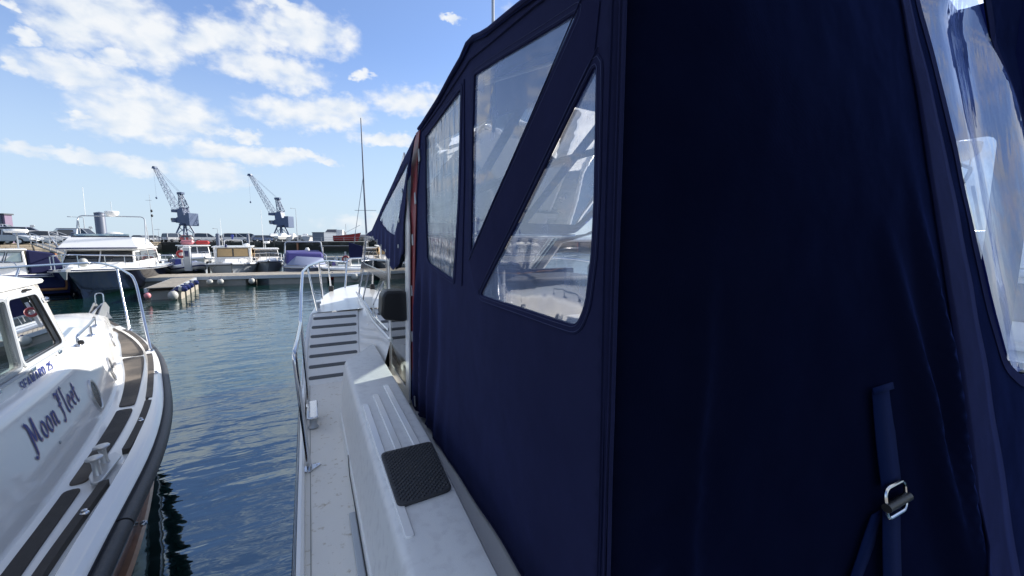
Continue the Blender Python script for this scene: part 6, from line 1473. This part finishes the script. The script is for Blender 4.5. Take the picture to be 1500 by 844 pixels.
building('gabled_house', 'brighter white house in the centre of the far group', 487, 498, 160, 346, 8, 'render_wall', 'slate', 2.2, 3)
building('low_store', 'low white store at the right of the far white houses', 496, 506, 150, 347.5, 8, 'render_wall')
building('harbour_office', 'long low pale building at the foot of the right crane', 425, 448, 190, 347, 10, 'render_wall', 'slate', .8, 6)
building('long_store', 'long low stone store seen right of the red ship', 516, 560, 175, 347, 10, 'stone_lit', 'slate', 1.0, 6)
shp = at(510, 150, 0)
rs_ = root('red_fishing_boat', 'red-hulled fishing boat laid up right of the white houses', 'fishing boat', (shp.x, shp.y, QG + .2), R(-110))
hull(rs_, 9.5, 3.2, 1.8, 2.9, 'paint_red', 'gelcoat', rake=1.2)
MB().box((-1.0, -3.6, 1.8), (1.0, -1.5, 3.9)).ob('wheelhouse', 'gelcoat', rs_, bevel=.05)
MB().tube([(0, -.5, 2), (0, -.5, 6.0)], .09, 6).ob('mast', 'galv', rs_); MB().tube([(0, -.5, 3.0), (0, 4.5, 5.6)], .07, 6).ob('derrick', 'galv', rs_)
# clutter of laid-up boats on the quay below the right crane
for i, (px_, d, m, lb) in enumerate(((404, 120, 'gelcoat', 'white laid-up boat on the quay left of the right crane legs'), (417, 118, 'gelcoat_cream', 'cream laid-up boat between the right crane legs'), (430, 121, 'gelcoat', 'white laid-up boat right of the right crane legs'), (447, 122, 'gelcoat_grey', 'grey laid-up boat left of the blue-grey shed'))):
    p = at(px_, d, QG); r_ = root('laid_up_boat', lb, 'boat', (p.x, p.y, QG + .5), R(-70 + 25 * i), 'boats stored ashore under the right crane')
    hull(r_, 6.0, 2.2, 1.0, 1.3, m, 'gelcoat', rake=.8); MB().prism([(-.7, -1.6, 1.0), (.7, -1.6, 1.0), (.55, .8, 1.0), (-.55, .8, 1.0)], [(-.6, -1.4, 1.8), (.6, -1.4, 1.8), (.45, .2, 1.8), (-.45, .2, 1.8)]).ob('cabin', 'gelcoat_clean', r_, bevel=.06)
    for y in (-1.6, 1.2): MB().box((-.9, y, -.5), (.9, y + .15, .0)).ob('cradle', 'galv', r_)

# ================================================================== dockside cranes (jib plane along local x, jib to -x)
def lattice(mb, A, B_, w0, w1, nbay, r_):
    A, B_ = Vector(A), Vector(B_); ax = (B_ - A).normalized(); s1 = Vector((0, 1, 0)); s2 = ax.cross(s1).normalized()
    def ringp(t):
        c = A.lerp(B_, t); w_ = w0 + (w1 - w0) * t; return [c + s1 * w_ / 2 * a + s2 * w_ / 2 * b for a, b in ((1, 1), (1, -1), (-1, -1), (-1, 1))]
    R0 = [ringp(i / nbay) for i in range(nbay + 1)]
    for k in range(4): mb.tube([r[k] for r in (R0[0], R0[-1])], r_, 5)
    for i in range(nbay):
        for k in range(4):
            j = (k + 1) % 4; a, b = (k, j) if i % 2 else (j, k)
            mb.tube([R0[i][a], R0[i + 1][b]], r_ * .6, 4); mb.tube([R0[i][k], R0[i][j]], r_ * .6, 4)
def crane(label, px_, d, py_tip, rz):
    p = at(px_, d, QG); H = at(px_, d, py=py_tip).z - QG; k = H / 30.0
    r_ = root('dockside_crane', label, 'crane', (p.x, p.y, QG), rz, 'two harbour cranes on the quay')
    r_.scale = (k, k, k)
    lg = []
    for sx in (-1, 1):
        for sy in (-1, 1):
            MB().tube([(sx * 3.0, sy * 3.0, 0), (sx * 1.1, sy * 1.1, 6.3)], .30, 6).ob('portal_leg', 'crane', r_)
            MB().box((sx * 3.0 - .7, sy * 3.0 - .35, 0), (sx * 3.0 + .7, sy * 3.0 + .35, .8)).ob('wheel_bogie', 'black', r_)
    for sx in (-1, 1):
        MB().tube([(sx * 2.4, -2.4, 2.2), (sx * 1.3, 1.3, 5.6)], .15, 5).ob('brace', 'crane', r_); MB().tube([(sx * 2.4, 2.4, 2.2), (sx * 1.3, -1.3, 5.6)], .15, 5).ob('brace', 'crane', r_)
    MB().lathe([(1.6, 0), (1.9, .3), (1.9, .7), (1.3, 1.0)], (0, 0, 6.2), n=20).ob('slew_ring', 'crane', r_)
    MB().prism([(-2.7, -1.6, 7.3), (5.0, -1.7, 6.6), (5.0, 1.7, 6.6), (-2.7, 1.6, 7.3)], [(-2.2, -1.6, 9.4), (4.2, -1.7, 10.6), (4.2, 1.7, 10.6), (-2.2, 1.6, 9.4)]).ob('machine_house', 'crane', r_, bevel=.1)
    MB().box((3.2, -1.9, 6.0), (5.2, 1.9, 11.0)).ob('counterweight', 'crane', r_, bevel=.1)
    MB().prism([(-1.6, -1.5, 9.4), (1.8, -1.5, 10.2), (1.8, 1.5, 10.2), (-1.6, 1.5, 9.4)], [(-2.0, -1.3, 12.6), (1.0, -1.3, 13.4), (1.0, 1.3, 13.4), (-2.0, 1.3, 12.6)]).ob('upper_house', 'crane', r_, bevel=.1)
    MB().prism([(-3.8, -2.4, 7.5), (-2.6, -2.4, 7.5), (-2.6, -.8, 7.5), (-3.8, -.8, 7.5)], [(-4.0, -2.4, 9.2), (-2.6, -2.4, 9.2), (-2.6, -.8, 9.2), (-4.0, -.8, 9.2)]).ob('driver_cab', 'crane_light', r_, bevel=.05)
    MB().box((-4.0, -2.44, 8.2), (-3.0, -2.41, 9.0)).ob('cab_window', 'car_glass', r_)
    af = MB(); lattice(af, (.5, 0, 13.0), (-1.0, 0, 18.6), 2.2, 1.0, 4, .16); af.ob('a_frame', 'crane', r_)
    MB().box((-2.0, -.7, 18.5), (.5, .7, 19.4)).ob('sheave_head', 'crane', r_, bevel=.1)
    jb = MB(); lattice(jb, (-3.2, 0, 12.2), (-13.6, 0, 29.4), 2.2, .9, 13, .10); jb.ob('lattice_jib', 'crane_light', r_)
    MB().box((-4.8, -1.5, 11.5), (-2.0, 1.5, 12.6)).ob('jib_foot', 'crane', r_)
    MB().prism([(-14.9, -.6, 29.3), (-13.0, -.6, 28.9), (-13.0, .6, 28.9), (-14.9, .6, 29.3)], [(-14.5, -.5, 30.2), (-13.2, -.5, 30.1), (-13.2, .5, 30.1), (-14.5, .5, 30.2)]).ob('jib_head', 'crane', r_)
    for y in (-.35, .35): MB().tube([(-1.0, y, 19.2), (-13.4, y, 29.8)], .05, 4).ob('luffing_rope', 'crane_light', r_)
    MB().tube([(-14.6, 0, 29.3), (-14.6, 0, 17.0)], .035, 4).ob('hoist_rope', 'crane_light', r_)
    hk = MB().ball((-14.6, 0, 17.6), .35, 10, (1, 1, 1.4)).ob('hook_block', 'crane', r_, smooth=True)
    return r_
crane('larger dockside crane with lattice jib raised left, left one of the two', 273, 170, 244, R(-43))
crane('smaller dockside crane with lattice jib raised left, right one of the two', 413, 185, 256, R(-35))
